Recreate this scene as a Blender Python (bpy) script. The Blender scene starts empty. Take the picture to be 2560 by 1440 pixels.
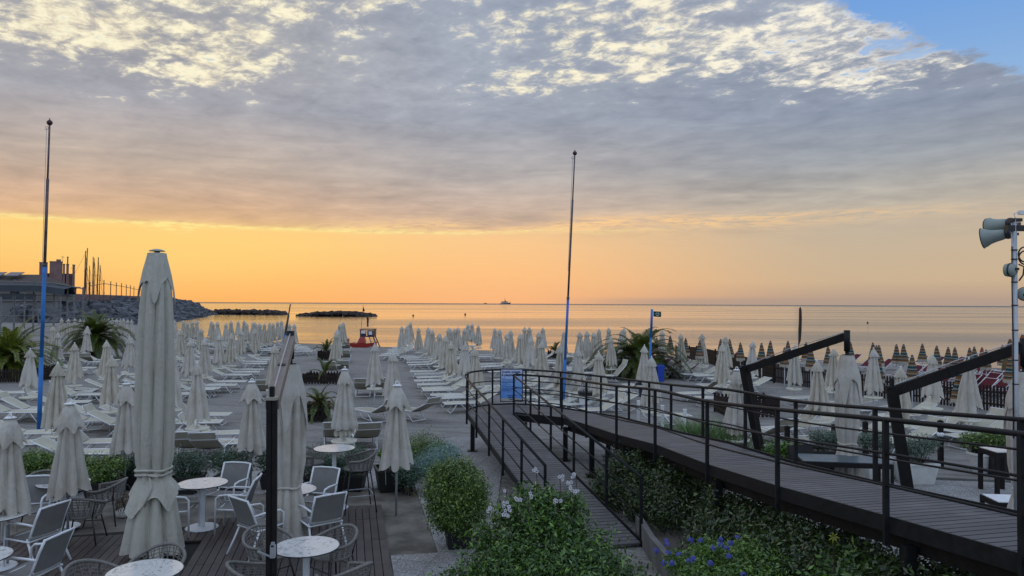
import bpy, math, random
import numpy as np
from mathutils import Vector, Matrix
R = math.radians
pi = math.pi
scene = bpy.context.scene
COL = scene.collection

# ------------------------------------------------------------------ camera
CAM_H = 3.85
FPX = 1850.0                      # focal length in pixels of the 2560 px wide photograph
cam_d = bpy.data.cameras.new("camera")
cam_d.sensor_width = 36.0
cam_d.lens = 36.0 * FPX / 2560.0
cam_d.clip_start = 0.1
cam_d.clip_end = 80000
cam = bpy.data.objects.new("camera", cam_d)
COL.objects.link(cam)
CAM_R = Matrix.Rotation(R(90) + math.atan(39.0 / FPX), 3, 'X') @ Matrix.Rotation(R(0.29), 3, 'Z')
cam.matrix_world = Matrix.Translation((0, 0, CAM_H)) @ CAM_R.to_4x4()
scene.camera = cam

# ------------------------------------------------------------------ colour management
scene.view_settings.view_transform = 'Standard'
scene.view_settings.look = 'None'
scene.view_settings.gamma = 1.0
scene.view_settings.exposure = 0.0

def lin(r, g, b):
    def f(c):
        c = c / 255.0
        return c / 12.92 if c <= 0.04045 else ((c + 0.055) / 1.055) ** 2.4
    return (f(r), f(g), f(b), 1.0)

# ------------------------------------------------------------------ node helper
class NT:
    def __init__(s, tree):
        s.t = tree; s.n = tree.nodes; s.l = tree.links
    def new(s, typ, **kw):
        nd = s.n.new(typ)
        for k, v in kw.items(): setattr(nd, k, v)
        return nd
    def put(s, sock, v):
        if v is None: return
        if isinstance(v, bpy.types.NodeSocket): s.l.new(v, sock)
        else: sock.default_value = v
    def m(s, op, a, b=None, c=None, clamp=False):
        nd = s.new('ShaderNodeMath', operation=op); nd.use_clamp = clamp
        for i, v in enumerate((a, b, c)): s.put(nd.inputs[i], v)
        return nd.outputs[0]
    def add(s, a, b): return s.m('ADD', a, b)
    def mul(s, a, b): return s.m('MULTIPLY', a, b)
    def sub(s, a, b): return s.m('SUBTRACT', a, b)
    def smooth(s, x, lo, hi, a=0.0, b=1.0):
        nd = s.new('ShaderNodeMapRange', interpolation_type='SMOOTHSTEP')
        for i, v in enumerate((x, lo, hi, a, b)): s.put(nd.inputs[i], v)
        return nd.outputs[0]
    def mix(s, f, a, b, blend='MIX'):
        nd = s.new('ShaderNodeMix', data_type='RGBA', blend_type=blend)
        s.put(nd.inputs[0], f); s.put(nd.inputs[6], a); s.put(nd.inputs[7], b)
        return nd.outputs[2]
    def noise(s, vec, scale, detail=4, rough=0.55, dist=0.0, out=0):
        nd = s.new('ShaderNodeTexNoise')
        s.put(nd.inputs['Vector'], vec); nd.inputs['Scale'].default_value = scale
        nd.inputs['Detail'].default_value = detail; nd.inputs['Roughness'].default_value = rough
        nd.inputs['Distortion'].default_value = dist
        return nd.outputs[out]
    def ramp(s, f, stops, interp='LINEAR'):
        nd = s.new('ShaderNodeValToRGB'); cr = nd.color_ramp; cr.interpolation = interp
        while len(cr.elements) < len(stops): cr.elements.new(0.5)
        for e, (p, c) in zip(cr.elements, stops): e.position = p; e.color = c
        s.put(nd.inputs[0], f)
        return nd.outputs[0]
    def vec(s, x, y, z):
        nd = s.new('ShaderNodeCombineXYZ')
        for i, v in enumerate((x, y, z)): s.put(nd.inputs[i], v)
        return nd.outputs[0]

# ------------------------------------------------------------------ world: sunrise sky under a broken cloud deck
SUN_AZ, SUN_EL = -24.0, 5.0        # degrees right of north (+Y), above the horizon
world = bpy.data.worlds.new("World"); scene.world = world
world.use_nodes = True
world.node_tree.nodes.clear()
w = NT(world.node_tree)
tc = w.new('ShaderNodeTexCoord')
sep = w.new('ShaderNodeSeparateXYZ'); w.l.new(tc.outputs['Generated'], sep.inputs[0])
X, Y, Z = sep.outputs
hor = w.m('SQRT', w.add(w.mul(X, X), w.mul(Y, Y)))
te = w.m('DIVIDE', Z, w.m('MAXIMUM', hor, 0.02))             # tangent of the elevation
az = w.m('ARCTAN2', X, Y)                                    # azimuth, 0 = out to sea
zc = w.m('MAXIMUM', Z, 0.0)
inv = w.m('DIVIDE', 1.0, w.add(zc, 0.075))
px_ = w.mul(X, inv); py_ = w.mul(Y, inv)                     # the cloud deck seen in perspective
ca, sa = math.cos(R(-38)), math.sin(R(-38))
along = w.add(w.mul(px_, sa), w.mul(py_, ca))
across = w.sub(w.mul(px_, ca), w.mul(py_, sa))
cv = w.vec(w.mul(along, 0.88), across, 0.0)
def azte(px, py):
    a = math.atan((px - 1280) / FPX)
    return a, (759 - py) / FPX * math.cos(a)
def blob(px, py, rx, ry, amp):
    a0, t0 = azte(px, py)
    u = w.mul(w.sub(az, a0), FPX / rx); v = w.mul(w.sub(te, t0), FPX / ry)
    q = w.add(w.mul(u, u), w.mul(v, v))
    return w.mul(w.m('POWER', 2.71828, w.mul(q, -1.0)), amp)
def total(items):
    r = items[0]
    for i in items[1:]: r = w.add(r, i)
    return r
n_big = w.noise(cv, 1.1, 3, 0.5)
n_cell = w.noise(cv, 3.0, 9, 0.58, 0.25)
n_fine = w.noise(cv, 9.0, 6, 0.62)
n_str = w.noise(w.vec(w.mul(az, 2.2), w.mul(te, 22.0), 0.0), 2.2, 8, 0.62, 0.8)     # long flat streaks low down
east = w.smooth(az, -0.42, 0.52)                             # 0 beside the sun .. 1 far right
# clear strip under the deck
c_left = w.ramp(te, [(0.0, lin(255, 178, 100)), (0.035, lin(255, 190, 108)), (0.075, lin(255, 210, 128)), (0.11, lin(255, 207, 132)), (0.3, lin(205, 205, 190)), (0.42, lin(150, 190, 220))])
c_mid = w.ramp(te, [(0.0, lin(250, 182, 126)), (0.04, lin(254, 194, 132)), (0.09, lin(250, 202, 144)), (0.14, lin(222, 178, 140)), (0.3, lin(170, 185, 205)), (0.42, lin(120, 165, 220))])
c_right = w.ramp(te, [(0.0, lin(172, 150, 138)), (0.008, lin(182, 158, 140)), (0.03, lin(204, 178, 146)), (0.07, lin(200, 180, 154)), (0.12, lin(188, 176, 160)), (0.25, lin(120, 160, 205)), (0.42, lin(92, 146, 215))])
m1 = w.smooth(az, -0.40, 0.0); m2 = w.smooth(az, -0.04, 0.46)
clear = w.mix(m2, w.mix(m1, c_left, c_mid), c_right)
# the deck itself
d_left = w.ramp(te, [(0.085, lin(240, 188, 134)), (0.105, lin(222, 180, 146)), (0.17, lin(198, 180, 166)), (0.25, lin(172, 172, 180)), (0.34, lin(180, 180, 184)), (0.45, lin(168, 172, 182))])
d_mid = w.ramp(te, [(0.085, lin(234, 190, 148)), (0.115, lin(212, 184, 162)), (0.17, lin(188, 180, 177)), (0.25, lin(164, 170, 183)), (0.34, lin(168, 176, 191)), (0.45, lin(160, 170, 188))])
d_right = w.ramp(te, [(0.085, lin(206, 188, 164)), (0.13, lin(190, 182, 170)), (0.18, lin(162, 167, 174)), (0.24, lin(144, 155, 174)), (0.30, lin(154, 164, 182)), (0.36, lin(174, 182, 196)), (0.45, lin(166, 176, 194))])
deck = w.mix(m2, w.mix(m1, d_left, d_mid), d_right)
n_mid = w.noise(cv, 6.5, 10, 0.62, 0.35)
n_mot = w.noise(cv, 15.0, 9, 0.66, 0.35)
high = w.smooth(te, 0.16, 0.33)
shade = total([w.mul(w.sub(n_cell, 0.5), 0.48), w.mul(w.sub(n_big, 0.5), 0.34), w.mul(w.mul(w.sub(n_mid, 0.5), 0.60), w.add(0.50, w.mul(high, 0.85))), w.mul(w.mul(w.sub(n_mot, 0.5), 0.40), high), w.mul(w.mul(w.sub(n_str, 0.5), 0.48), w.sub(1.05, high))])
deck = w.mix(1.0, deck, w.vec(w.add(0.94, shade), w.add(0.94, w.mul(shade, 0.94)), w.add(0.94, w.mul(shade, 0.80))), 'MULTIPLY')
# thin, lit places
bias = total([blob(130, 40, 480, 130, 0.21), blob(380, 150, 260, 100, 0.12), blob(800, 20, 280, 60, 0.15), blob(500, 210, 200, 60, 0.06), blob(1330, 120, 130, 130, 0.11),
              blob(1560, 100, 240, 140, 0.15), blob(1980, 140, 340, 100, 0.19), blob(2300, 130, 300, 100, 0.19), blob(1180, 225, 70, 40, 0.07),
              blob(1800, 20, 330, 70, 0.12), blob(1050, 130, 180, 90, -0.05), blob(1300, 340, 1500, 90, -0.12)])
thin = total([w.mul(w.sub(n_cell, 0.5), 0.70), w.mul(w.sub(n_mid, 0.5), 0.95), w.mul(w.sub(n_mot, 0.5), 0.70), w.sub(bias, 0.185)])
thin = w.sub(thin, w.mul(w.smooth(te, 0.33, 0.14), 0.22))
lit = w.smooth(thin, -0.10, 0.15)
puff = w.smooth(w.add(w.mul(w.sub(n_mid, 0.5), 0.7), w.mul(w.sub(n_mot, 0.5), 0.9)), -0.15, 0.14)
lit_l = w.mix(puff, lin(216, 202, 176), lin(255, 246, 214))
lit_r = w.mix(puff, lin(186, 186, 190), lin(252, 245, 226))
lit_c = w.mix(m2, lit_l, lit_r)
deck2 = w.mix(w.mul(lit, w.add(0.58, w.mul(puff, 0.40))), deck, lit_c)
gapn = w.add(thin, total([blob(2480, 20, 260, 130, 0.25), blob(1640, 70, 60, 60, 0.05), blob(2000, 120, 240, 90, 0.06), blob(800, 20, 200, 60, 0.04)]))
gap = w.smooth(gapn, 0.22, 0.36)
a0, t0 = azte(2080, 0); a1, t1 = azte(2560, 185)
sl = (t1 - t0) / (a1 - a0)
above = w.sub(te, w.add(t0, w.mul(w.sub(az, a0), sl)))        # open blue beyond the edge of the deck
above = w.add(above, w.add(w.mul(w.sub(n_cell, 0.5), 0.07), w.mul(w.sub(n_mot, 0.5), 0.06)))
open_ = w.mul(w.smooth(above, -0.006, 0.014), w.smooth(az, 0.2, 0.34))
blue = w.mix(w.smooth(te, 0.15, 0.42), lin(160, 192, 222), lin(112, 160, 222))
blue = w.mix(m1, lin(176, 202, 206), blue)
deck3 = w.mix(w.mul(gap, 0.8), deck2, blue)
deck3 = w.mix(open_, deck3, blue)
# lower edge of the deck
edge_n = w.add(w.mul(w.sub(n_str, 0.5), 0.030), w.mul(w.sub(n_fine, 0.5), 0.006))
wid = w.smooth(az, -0.20, 0.35, 0.0035, 0.042)
etop = w.add(0.096, w.add(w.mul(edge_n, w.smooth(az, -0.3, 0.3, 0.25, 1.4)), w.smooth(az, -0.1, 0.5, 0.0, 0.012)))
cover = w.smooth(te, w.sub(etop, wid), w.add(etop, wid))
sky = w.mix(cover, clear, deck3)
rim_d = w.mul(w.sub(te, w.sub(etop, 0.0005)), 1.0 / 0.0032)
rim = w.m('POWER', 2.71828, w.mul(w.mul(rim_d, rim_d), -1.0))
rim = w.mul(rim, w.smooth(az, 0.30, -0.05, 0.0, 0.9))
rim = w.mul(rim, w.smooth(n_fine, 0.36, 0.6, 0.25, 1.0))
glowspot = w.mul(blob(435, 572, 48, 11, 1.0), w.smooth(n_fine, 0.42, 0.58))
low_str = w.mul(total([blob(1330, 566, 380, 20, 1.0), blob(960, 576, 260, 9, 0.9), blob(1680, 552, 330, 18, 0.8), blob(2150, 530, 300, 14, 0.4)]), w.smooth(n_str, 0.36, 0.56))
low_str = w.mul(low_str, w.smooth(w.noise(w.vec(w.mul(az, 14.0), w.mul(te, 120.0), 0.0), 3.0, 5, 0.6, 0.5), 0.36, 0.56))
sky = w.mix(w.m('MINIMUM', w.add(rim, glowspot), 1.0), sky, lin(255, 236, 156))
sky = w.mix(w.mul(low_str, 0.9), sky, w.mix(m1, lin(255, 222, 150), lin(248, 204, 148)))
# soft glow round the hidden sun and a dull haze bank on the far right horizon
sky = w.mix(blob(430, 640, 380, 80, 0.6), sky, lin(255, 214, 126))
bank = w.mul(w.smooth(te, w.add(0.012, w.mul(w.sub(n_str, 0.5), 0.008)), 0.004), w.smooth(az, 0.02, 0.24))
sky = w.mix(w.mul(bank, 0.75), sky, lin(178, 156, 140))
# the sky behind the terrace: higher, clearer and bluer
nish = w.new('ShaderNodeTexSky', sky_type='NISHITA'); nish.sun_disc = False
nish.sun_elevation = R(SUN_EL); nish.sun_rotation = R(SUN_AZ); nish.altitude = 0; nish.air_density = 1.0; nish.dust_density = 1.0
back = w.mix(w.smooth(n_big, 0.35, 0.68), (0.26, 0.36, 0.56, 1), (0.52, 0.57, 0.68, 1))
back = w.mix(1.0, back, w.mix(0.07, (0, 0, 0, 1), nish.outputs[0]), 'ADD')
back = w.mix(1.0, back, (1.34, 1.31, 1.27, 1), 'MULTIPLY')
back = w.mix(w.smooth(te, 0.04, 0.22), (0.12, 0.13, 0.15, 1), back)      # unseen dark band low in the rear sky, added to dim the foreground
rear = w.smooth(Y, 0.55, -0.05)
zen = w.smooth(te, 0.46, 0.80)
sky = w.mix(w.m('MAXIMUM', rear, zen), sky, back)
sky = w.mix(w.smooth(Z, 0.0, -0.02), sky, lin(120, 125, 135))
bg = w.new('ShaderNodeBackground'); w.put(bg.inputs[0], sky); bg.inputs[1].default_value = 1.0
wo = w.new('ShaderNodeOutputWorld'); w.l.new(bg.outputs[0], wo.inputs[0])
world.cycles.sampling_method = 'MANUAL'; world.cycles.sample_map_resolution = 512

# ------------------------------------------------------------------ sun, low and veiled by the deck
sun_d = bpy.data.lights.new("sun", 'SUN')
sun_d.energy = 0.15; sun_d.angle = R(90); sun_d.color = (1.0, 0.62, 0.30)
sun = bpy.data.objects.new("sun", sun_d); COL.objects.link(sun)
sdir = Vector((math.sin(R(SUN_AZ)) * math.cos(R(SUN_EL)), math.cos(R(SUN_AZ)) * math.cos(R(SUN_EL)), math.sin(R(SUN_EL))))
sun.rotation_euler = (-sdir).to_track_quat('-Z', 'Y').to_euler()

# ------------------------------------------------------------------ mesh helpers
rng = random.Random(7)
ZV = Vector((0, 0, 1))
class MB:
    """collects geometry, builds ONE mesh"""
    def __init__(s): s.v = []; s.f = []; s.mi = []
    def add(s, vs, fs, mi=0):
        o = len(s.v); s.v.extend([tuple(p) for p in vs])
        s.f.extend([tuple(i + o for i in f) for f in fs]); s.mi.extend([mi] * len(fs))
        return s
    def box(s, c, size, rot=None, mi=0):
        hx, hy, hz = size[0] / 2, size[1] / 2, size[2] / 2
        vs = [Vector((x, y, z)) for x in (-hx, hx) for y in (-hy, hy) for z in (-hz, hz)]
        if rot is not None: vs = [rot @ p for p in vs]
        c = Vector(c)
        return s.add([p + c for p in vs], [(0, 1, 3, 2), (4, 6, 7, 5), (0, 4, 5, 1), (2, 3, 7, 6), (0, 2, 6, 4), (1, 5, 7, 3)], mi)
    def bar(s, p0, p1, wd, ht, mi=0, up=ZV):
        p0 = Vector(p0); p1 = Vector(p1); d = p1 - p0; L = d.length
        if L < 1e-6: return s
        d /= L
        if abs(d.dot(up)) > 0.99: up = Vector((0, 1, 0))
        side = d.cross(up).normalized(); u = side.cross(d)
        rot = Matrix((side, d, u)).transposed()
        return s.box((p0 + p1) / 2, (wd, L, ht), rot, mi)
    def tube(s, pts, r, n=8, mi=0, closed=False, cap=True, flat=1.0):
        pts = [Vector(p) for p in pts]; m = len(pts)
        rs = r if isinstance(r, (list, tuple)) else [r] * m
        t0 = (pts[1] - pts[0]).normalized()
        a = Vector((0, 0, 1)) if abs(t0.z) < 0.9 else Vector((1, 0, 0))
        nrm = t0.cross(a).normalized(); prev = t0
        vs = []
        for i, p in enumerate(pts):
            if closed: t = (pts[(i + 1) % m] - pts[i - 1]).normalized()
            elif i == 0: t = t0
            elif i == m - 1: t = (pts[i] - pts[i - 1]).normalized()
            else: t = (pts[i + 1] - pts[i - 1]).normalized()
            q = prev.rotation_difference(t); nrm = (q @ nrm).normalized(); prev = t
            b = t.cross(nrm)
            for k in range(n):
                an = 2 * pi * k / n
                vs.append(p + (nrm * math.cos(an) + b * math.sin(an) * flat) * rs[i])
        fs = []
        for i in range(m if closed else m - 1):
            i2 = (i + 1) % m
            for k in range(n):
                k2 = (k + 1) % n
                fs.append((i * n + k, i * n + k2, i2 * n + k2, i2 * n + k))
        if cap and not closed:
            fs.append(tuple(range(n))[::-1]); fs.append(tuple((m - 1) * n + k for k in range(n)))
        return s.add(vs, fs, mi)
    def lathe(s, prof, n=20, c=(0, 0, 0), mi=0, mat=None):
        vs = []; m = len(prof)
        for r, z in prof:
            for k in range(n):
                p = Vector((r * math.cos(2 * pi * k / n), r * math.sin(2 * pi * k / n), z))
                if mat is not None: p = mat @ p
                vs.append(p + Vector(c))
        fs = [(i * n + k, i * n + (k + 1) % n, (i + 1) * n + (k + 1) % n, (i + 1) * n + k) for i in range(m - 1) for k in range(n)]
        if prof[0][0] > 1e-5: fs.append(tuple(range(n))[::-1])
        if prof[-1][0] > 1e-5: fs.append(tuple((m - 1) * n + k for k in range(n)))
        return s.add(vs, fs, mi)
    def sheet(s, rows, mi=0, closed=False):
        """rows: list of equal-length lists of points"""
        n = len(rows[0]); vs = [p for r_ in rows for p in r_]
        fs = [(i * n + k, i * n + (k + 1) % n, (i + 1) * n + (k + 1) % n, (i + 1) * n + k) for i in range(len(rows) - 1) for k in range(n if closed else n - 1)]
        return s.add(vs, fs, mi)
    def slab(s, poly, z0, z1, mi=0):
        n = len(poly)
        vs = [(x, y, z0) for x, y in poly] + [(x, y, z1) for x, y in poly]
        fs = [tuple(range(n))[::-1], tuple(range(n, 2 * n))] + [(i, (i + 1) % n, n + (i + 1) % n, n + i) for i in range(n)]
        return s.add(vs, fs, mi)
    def mesh(s, name, mats, smooth=False, thick=0.0):
        me = bpy.data.meshes.new(name)
        me.from_pydata(s.v, [], s.f); 
        for mt in mats: me.materials.append(mt)
        if len(mats) > 1: me.polygons.foreach_set('material_index', s.mi)
        if smooth: me.polygons.foreach_set('use_smooth', [True] * len(me.polygons))
        me.update()
        return me

def put(name, me, parent=None, loc=None):
    o = bpy.data.objects.new(name, me); COL.objects.link(o)
    if parent is not None: o.parent = parent
    if loc is not None: o.location = loc
    return o
def tag(o, label=None, cat=None, group=None, kind=None):
    if label: o['label'] = label
    if cat: o['category'] = cat
    if group: o['group'] = group
    if kind: o['kind'] = kind
    return o
def thing(name, label, cat, loc=(0, 0, 0), rotz=0.0, group=None):
    o = bpy.data.objects.new(name, None); COL.objects.link(o)
    o.empty_display_size = 0.2
    o.location = loc; o.rotation_euler = (0, 0, rotz)
    return tag(o, label, cat, group)
def part(name, mb, mats, parent, smooth=False, label=None):
    if not isinstance(mats, (list, tuple)): mats = [mats]
    o = put(name, mb.mesh(name, mats, smooth), parent)
    if label: o['label'] = label
    return o
def structure(name, mb, mats, smooth=False):
    if not isinstance(mats, (list, tuple)): mats = [mats]
    return tag(put(name, mb.mesh(name, mats, smooth)), kind='structure')

class Kind:
    """a kind of thing: parts = [(name, MB, materials, smooth, parent part index or None)]"""
    def __init__(s, name, cat, parts):
        s.name = name; s.cat = cat; s.parts = []
        for nm, mb, mats, sm, par in parts:
            if not isinstance(mats, (list, tuple)): mats = [mats]
            s.parts.append((nm, mb.mesh(nm, mats, sm), par))
        s.src = None
        big = MB(); ml = []; smf = []
        for nm, mb, mats, sm, par in parts:
            if not isinstance(mats, (list, tuple)): mats = [mats]
            idx = []
            for mt in mats:
                if mt not in ml: ml.append(mt)
                idx.append(ml.index(mt))
            o = len(big.v); big.v.extend(mb.v); big.f.extend([tuple(i + o for i in f) for f in mb.f])
            big.mi.extend([idx[i] for i in mb.mi]); smf.extend([sm] * len(mb.f))
        s.whole = big.mesh(name, ml); s.whole.polygons.foreach_set('use_smooth', smf)
        s.src1 = None
    def place(s, loc, rotz=0.0, label=None, group=None, full=True, scale=1.0, tilt=0.0):
        if full:
            if s.src is None:
                r = bpy.data.objects.new(s.name, None); COL.objects.link(r); r['category'] = s.cat
                made = []
                for nm, me, par in s.parts:
                    made.append(put(nm, me, made[par] if par is not None else r))
                s.src = r; s.made = made
            else:
                r = s.src.copy(); COL.objects.link(r)
                made = []
                for (nm, me, par), o in zip(s.parts, s.made):
                    c = o.copy(); COL.objects.link(c); c.parent = made[par] if par is not None else r
                    made.append(c)
        else:
            if s.src1 is None:
                s.src1 = r = put(s.name, s.whole); r['category'] = s.cat
            else:
                r = s.src1.copy(); COL.objects.link(r)
        r.location = loc; r.rotation_euler = (tilt, 0, rotz); r.scale = (scale,) * 3
        if label: r['label'] = label
        if group: r['group'] = group
        elif 'group' in r: del r['group']
        return r

ORD = ['first', 'second', 'third', 'fourth', 'fifth', 'sixth', 'seventh', 'eighth', 'ninth', 'tenth', 'eleventh', 'twelfth', 'thirteenth', 'fourteenth', 'fifteenth', 'sixteenth', 'seventeenth', 'eighteenth', 'nineteenth', 'twentieth', 'twenty-first', 'twenty-second', 'twenty-third', 'twenty-fourth', 'twenty-fifth', 'twenty-sixth', 'twenty-seventh', 'twenty-eighth', 'twenty-ninth', 'thirtieth', 'thirty-first', 'thirty-second', 'thirty-third', 'thirty-fourth', 'thirty-fifth', 'thirty-sixth', 'thirty-seventh', 'thirty-eighth', 'thirty-ninth', 'fortieth']

# ------------------------------------------------------------------ where a spot of the photograph lies in the world
def ray(px, py):
    return CAM_R @ Vector(((px - 1280) / FPX, -(py - 720) / FPX, -1.0))
def at_z(px, py, z=0.0):
    d = ray(px, py); t = (z - CAM_H) / d.z
    return Vector((d.x * t, d.y * t, z))
def at_d(px, py, dist):
    d = ray(px, py); t = dist / d.y
    return Vector((d.x * t, dist, CAM_H + d.z * t))
SHORE = [(-400, 150), (-122, 150), (-90, 158), (-80, 160), (-66, 138), (-50, 110), (-35, 95), (-22.5, 87), (-12, 81), (10, 71.5), (27, 63.5), (34, 60), (60, 49), (150, 10), (400, -80)]
SEA_Z = -1.0
def shore(x):
    return float(np.interp(x, [p[0] for p in SHORE], [p[1] for p in SHORE]))
def gz(x, y):
    s = (shore(x) - y) * 0.9
    z = SEA_Z + s * 0.055
    z = min(0.0, z) if s < 18.2 else 0.0
    z = max(z, -3.5)
    k = min(1.0, max(0.0, (-x - 30) / 14.0)) * min(1.0, max(0.0, (y - 46) / 30.0)) * min(1.0, max(0.0, s / 20.0))
    return z + 0.35 * k
def at_ground(px, py):
    z = 0.0
    for _ in range(8):
        p = at_z(px, py, z); z = gz(p.x, p.y)
    p.z = z
    return p
def under_top(px, py, h):
    """foot of an upright thing of height h whose top shows at (px, py)"""
    z = 0.0
    for _ in range(12):
        p = at_z(px, py, z + h); z = gz(p.x, p.y)
    return Vector((p.x, p.y, z))

# ------------------------------------------------------------------ materials
def mat(name, col, rough=0.6, var=0.12, scale=8.0, bump=0.0, bscale=40.0, metal=0.0, spec=0.5, col2=None, trans=0.0, detail=5):
    mt = bpy.data.materials.new(name); mt.use_nodes = True
    t = NT(mt.node_tree); b = t.n['Principled BSDF']
    tcn = t.new('ShaderNodeTexCoord').outputs['Object']
    nz = t.noise(tcn, scale, detail, 0.6)
    c1 = tuple(max(0, c * (1 - var)) for c in col[:3]) + (1,)
    c2 = (tuple(min(1, c * (1 + var)) for c in col[:3]) + (1,)) if col2 is None else tuple(col2[:3]) + (1,)
    t.put(b.inputs['Base Color'], t.mix(t.smooth(nz, 0.3, 0.7), c1, c2))
    t.put(b.inputs['Roughness'], t.smooth(nz, 0.2, 0.8, max(0, rough - 0.08), min(1, rough + 0.08)))
    b.inputs['Metallic'].default_value = metal
    b.inputs['Specular IOR Level'].default_value = spec
    if bump:
        bp = t.new('ShaderNodeBump'); bp.inputs['Strength'].default_value = bump; bp.inputs['Distance'].default_value = 0.02
        t.put(bp.inputs['Height'], t.noise(tcn, bscale, 4, 0.6)); t.l.new(bp.outputs[0], b.inputs['Normal'])
    if trans:
        tr = t.new('ShaderNodeBsdfTranslucent'); tr.inputs[0].default_value = tuple(col[:3]) + (1,)
        mx = t.new('ShaderNodeMixShader'); mx.inputs[0].default_value = trans
        t.l.new(b.outputs[0], mx.inputs[1]); t.l.new(tr.outputs[0], mx.inputs[2])
        t.l.new(mx.outputs[0], t.n['Material Output'].inputs[0])
    return mt
M = {}
def mat_canvas(name, col, trans, dk=0.75):
    mt = bpy.data.materials.new(name); mt.use_nodes = True
    t = NT(mt.node_tree); b = t.n['Principled BSDF']
    tcn = t.new('ShaderNodeTexCoord').outputs['Object']; inf = t.new('ShaderNodeObjectInfo').outputs['Random']
    ad = t.new('ShaderNodeVectorMath', operation='ADD'); t.l.new(tcn, ad.inputs[0]); t.put(ad.inputs[1], t.vec(t.mul(inf, 13), t.mul(inf, 29), t.mul(inf, 7)))
    mp = t.new('ShaderNodeMapping'); t.l.new(ad.outputs[0], mp.inputs[0]); mp.inputs['Scale'].default_value = (11, 11, 1.1)
    cr = t.noise(mp.outputs[0], 1.0, 5, 0.6, 1.2); weave = t.noise(tcn, 110, 2, 0.5); dirt = t.noise(ad.outputs[0], 2.6, 6, 0.68, 0.5); crease = t.noise(ad.outputs[0], 7, 4, 0.6, 1.5)
    c = t.mix(t.smooth(dirt, 0.35, 0.7, 0, dk), tuple(x * 1.06 for x in col) + (1,), (col[0] * .78, col[1] * .74, col[2] * .66, 1))
    c = t.mix(t.smooth(cr, 0.55, 0.75, 0, 0.35 * dk), c, (col[0] * .62, col[1] * .58, col[2] * .52, 1))
    c = t.mix(t.mul(t.sub(inf, 0.5), 0.3), c, (0.36, 0.33, 0.27, 1))
    t.put(b.inputs['Base Color'], c); b.inputs['Roughness'].default_value = 0.88; b.inputs['Specular IOR Level'].default_value = 0.18
    bp = t.new('ShaderNodeBump'); bp.inputs['Strength'].default_value = 0.9; bp.inputs['Distance'].default_value = 0.035
    t.put(bp.inputs['Height'], t.add(t.add(cr, t.mul(crease, 0.45)), t.mul(weave, 0.05))); t.l.new(bp.outputs[0], b.inputs['Normal'])
    tr = t.new('ShaderNodeBsdfTranslucent'); t.put(tr.inputs[0], c)
    mx = t.new('ShaderNodeMixShader'); mx.inputs[0].default_value = trans
    t.l.new(b.outputs[0], mx.inputs[1]); t.l.new(tr.outputs[0], mx.inputs[2]); t.l.new(mx.outputs[0], t.n['Material Output'].inputs[0])
    return mt
M['canvas'] = mat_canvas('canvas', (0.60, 0.57, 0.525), 0.12)
M['canvas_old'] = mat_canvas('weathered_canvas', (0.58, 0.54, 0.47), 0.10)
M['canvas_big'] = mat_canvas('thick_canvas', (0.52, 0.505, 0.445), 0.06, 0.35)
M['canvas_rust'] = mat('stained_lining', (0.42, 0.32, 0.22), 0.9, 0.3, 6.0, spec=0.1)
M['white_metal'] = mat('white_painted_metal', (0.74, 0.76, 0.79), 0.4, 0.05, 6.0)
M['grey_metal'] = mat('galvanised_pole', (0.42, 0.44, 0.47), 0.45, 0.12, 5.0, metal=0.5)
M['sling'] = mat('cream_sling', (0.50, 0.475, 0.38), 0.75, 0.08, 5.0, 0.1, 90, spec=0.25)
M['sling_b'] = mat('beige_sling', (0.36, 0.335, 0.27), 0.8, 0.10, 5.0, spec=0.2)
M['tray'] = mat('cream_plastic', (0.68, 0.66, 0.56), 0.45, 0.06, 6.0)
M['sling_grey'] = mat('grey_mesh_sling', (0.205, 0.20, 0.195), 0.8, 0.08, 8.0, 0.2, 160, spec=0.25)
M['red'] = mat('red_sling', (0.10, 0.013, 0.020), 0.8, 0.15, 5.0, spec=0.2)
M['black_steel'] = mat('black_steel', (0.010, 0.011, 0.013), 0.55, 0.35, 9.0, 0.05, 60, spec=0.25)
M['black_wood'] = mat('dark_timber', (0.014, 0.012, 0.012), 0.65, 0.3, 7.0, 0.2, 30, spec=0.2)
M['rope'] = mat('grey_rope', (0.20, 0.188, 0.175), 0.9, 0.2, 40.0, 0.3, 120, spec=0.2)
M['dark_leg'] = mat('anthracite_leg', (0.022, 0.022, 0.025), 0.45, 0.15, 9.0)
M['blue'] = mat('blue_paint', (0.014, 0.15, 0.46), 0.5, 0.28, 2.5, 0.08, 30)
M['rusty'] = mat('worn_dark_pole', (0.10, 0.075, 0.075), 0.7, 0.4, 3.0, 0.1, 40, col2=(0.17, 0.13, 0.14))
M['finial'] = mat('dark_red_paint', (0.06, 0.012, 0.014), 0.5, 0.2, 9.0)
M['wood_picket'] = mat('brown_picket', (0.020, 0.012, 0.010), 0.7, 0.35, 9.0, 0.1, 30, spec=0.3)
M['soil'] = mat('soil', (0.165, 0.15, 0.128), 0.95, 0.4, 1.6, 0.5, 70, spec=0.1)
M['rock'] = mat('grey_rock', (0.105, 0.11, 0.125), 0.9, 0.55, 0.7, 0.5, 4, spec=0.2)
M['dark_rock'] = mat('wet_dark_rock', (0.075, 0.055, 0.05), 0.85, 0.4, 0.5, 0.5, 4, spec=0.25)
M['pot_black'] = mat('black_pot', (0.014, 0.014, 0.016), 0.55, 0.2, 8.0)
M['pot_white'] = mat('white_pot', (0.62, 0.62, 0.60), 0.5, 0.08, 5.0)
M['trunk'] = mat('palm_trunk', (0.085, 0.06, 0.04), 0.95, 0.4, 10.0, 0.8, 18, spec=0.1)
M['stem'] = mat('woody_stem', (0.06, 0.045, 0.03), 0.9, 0.3, 12.0, spec=0.1)
M['concrete'] = mat('concrete', (0.15, 0.147, 0.142), 0.9, 0.2, 3.0, 0.3, 40, spec=0.2)
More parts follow.
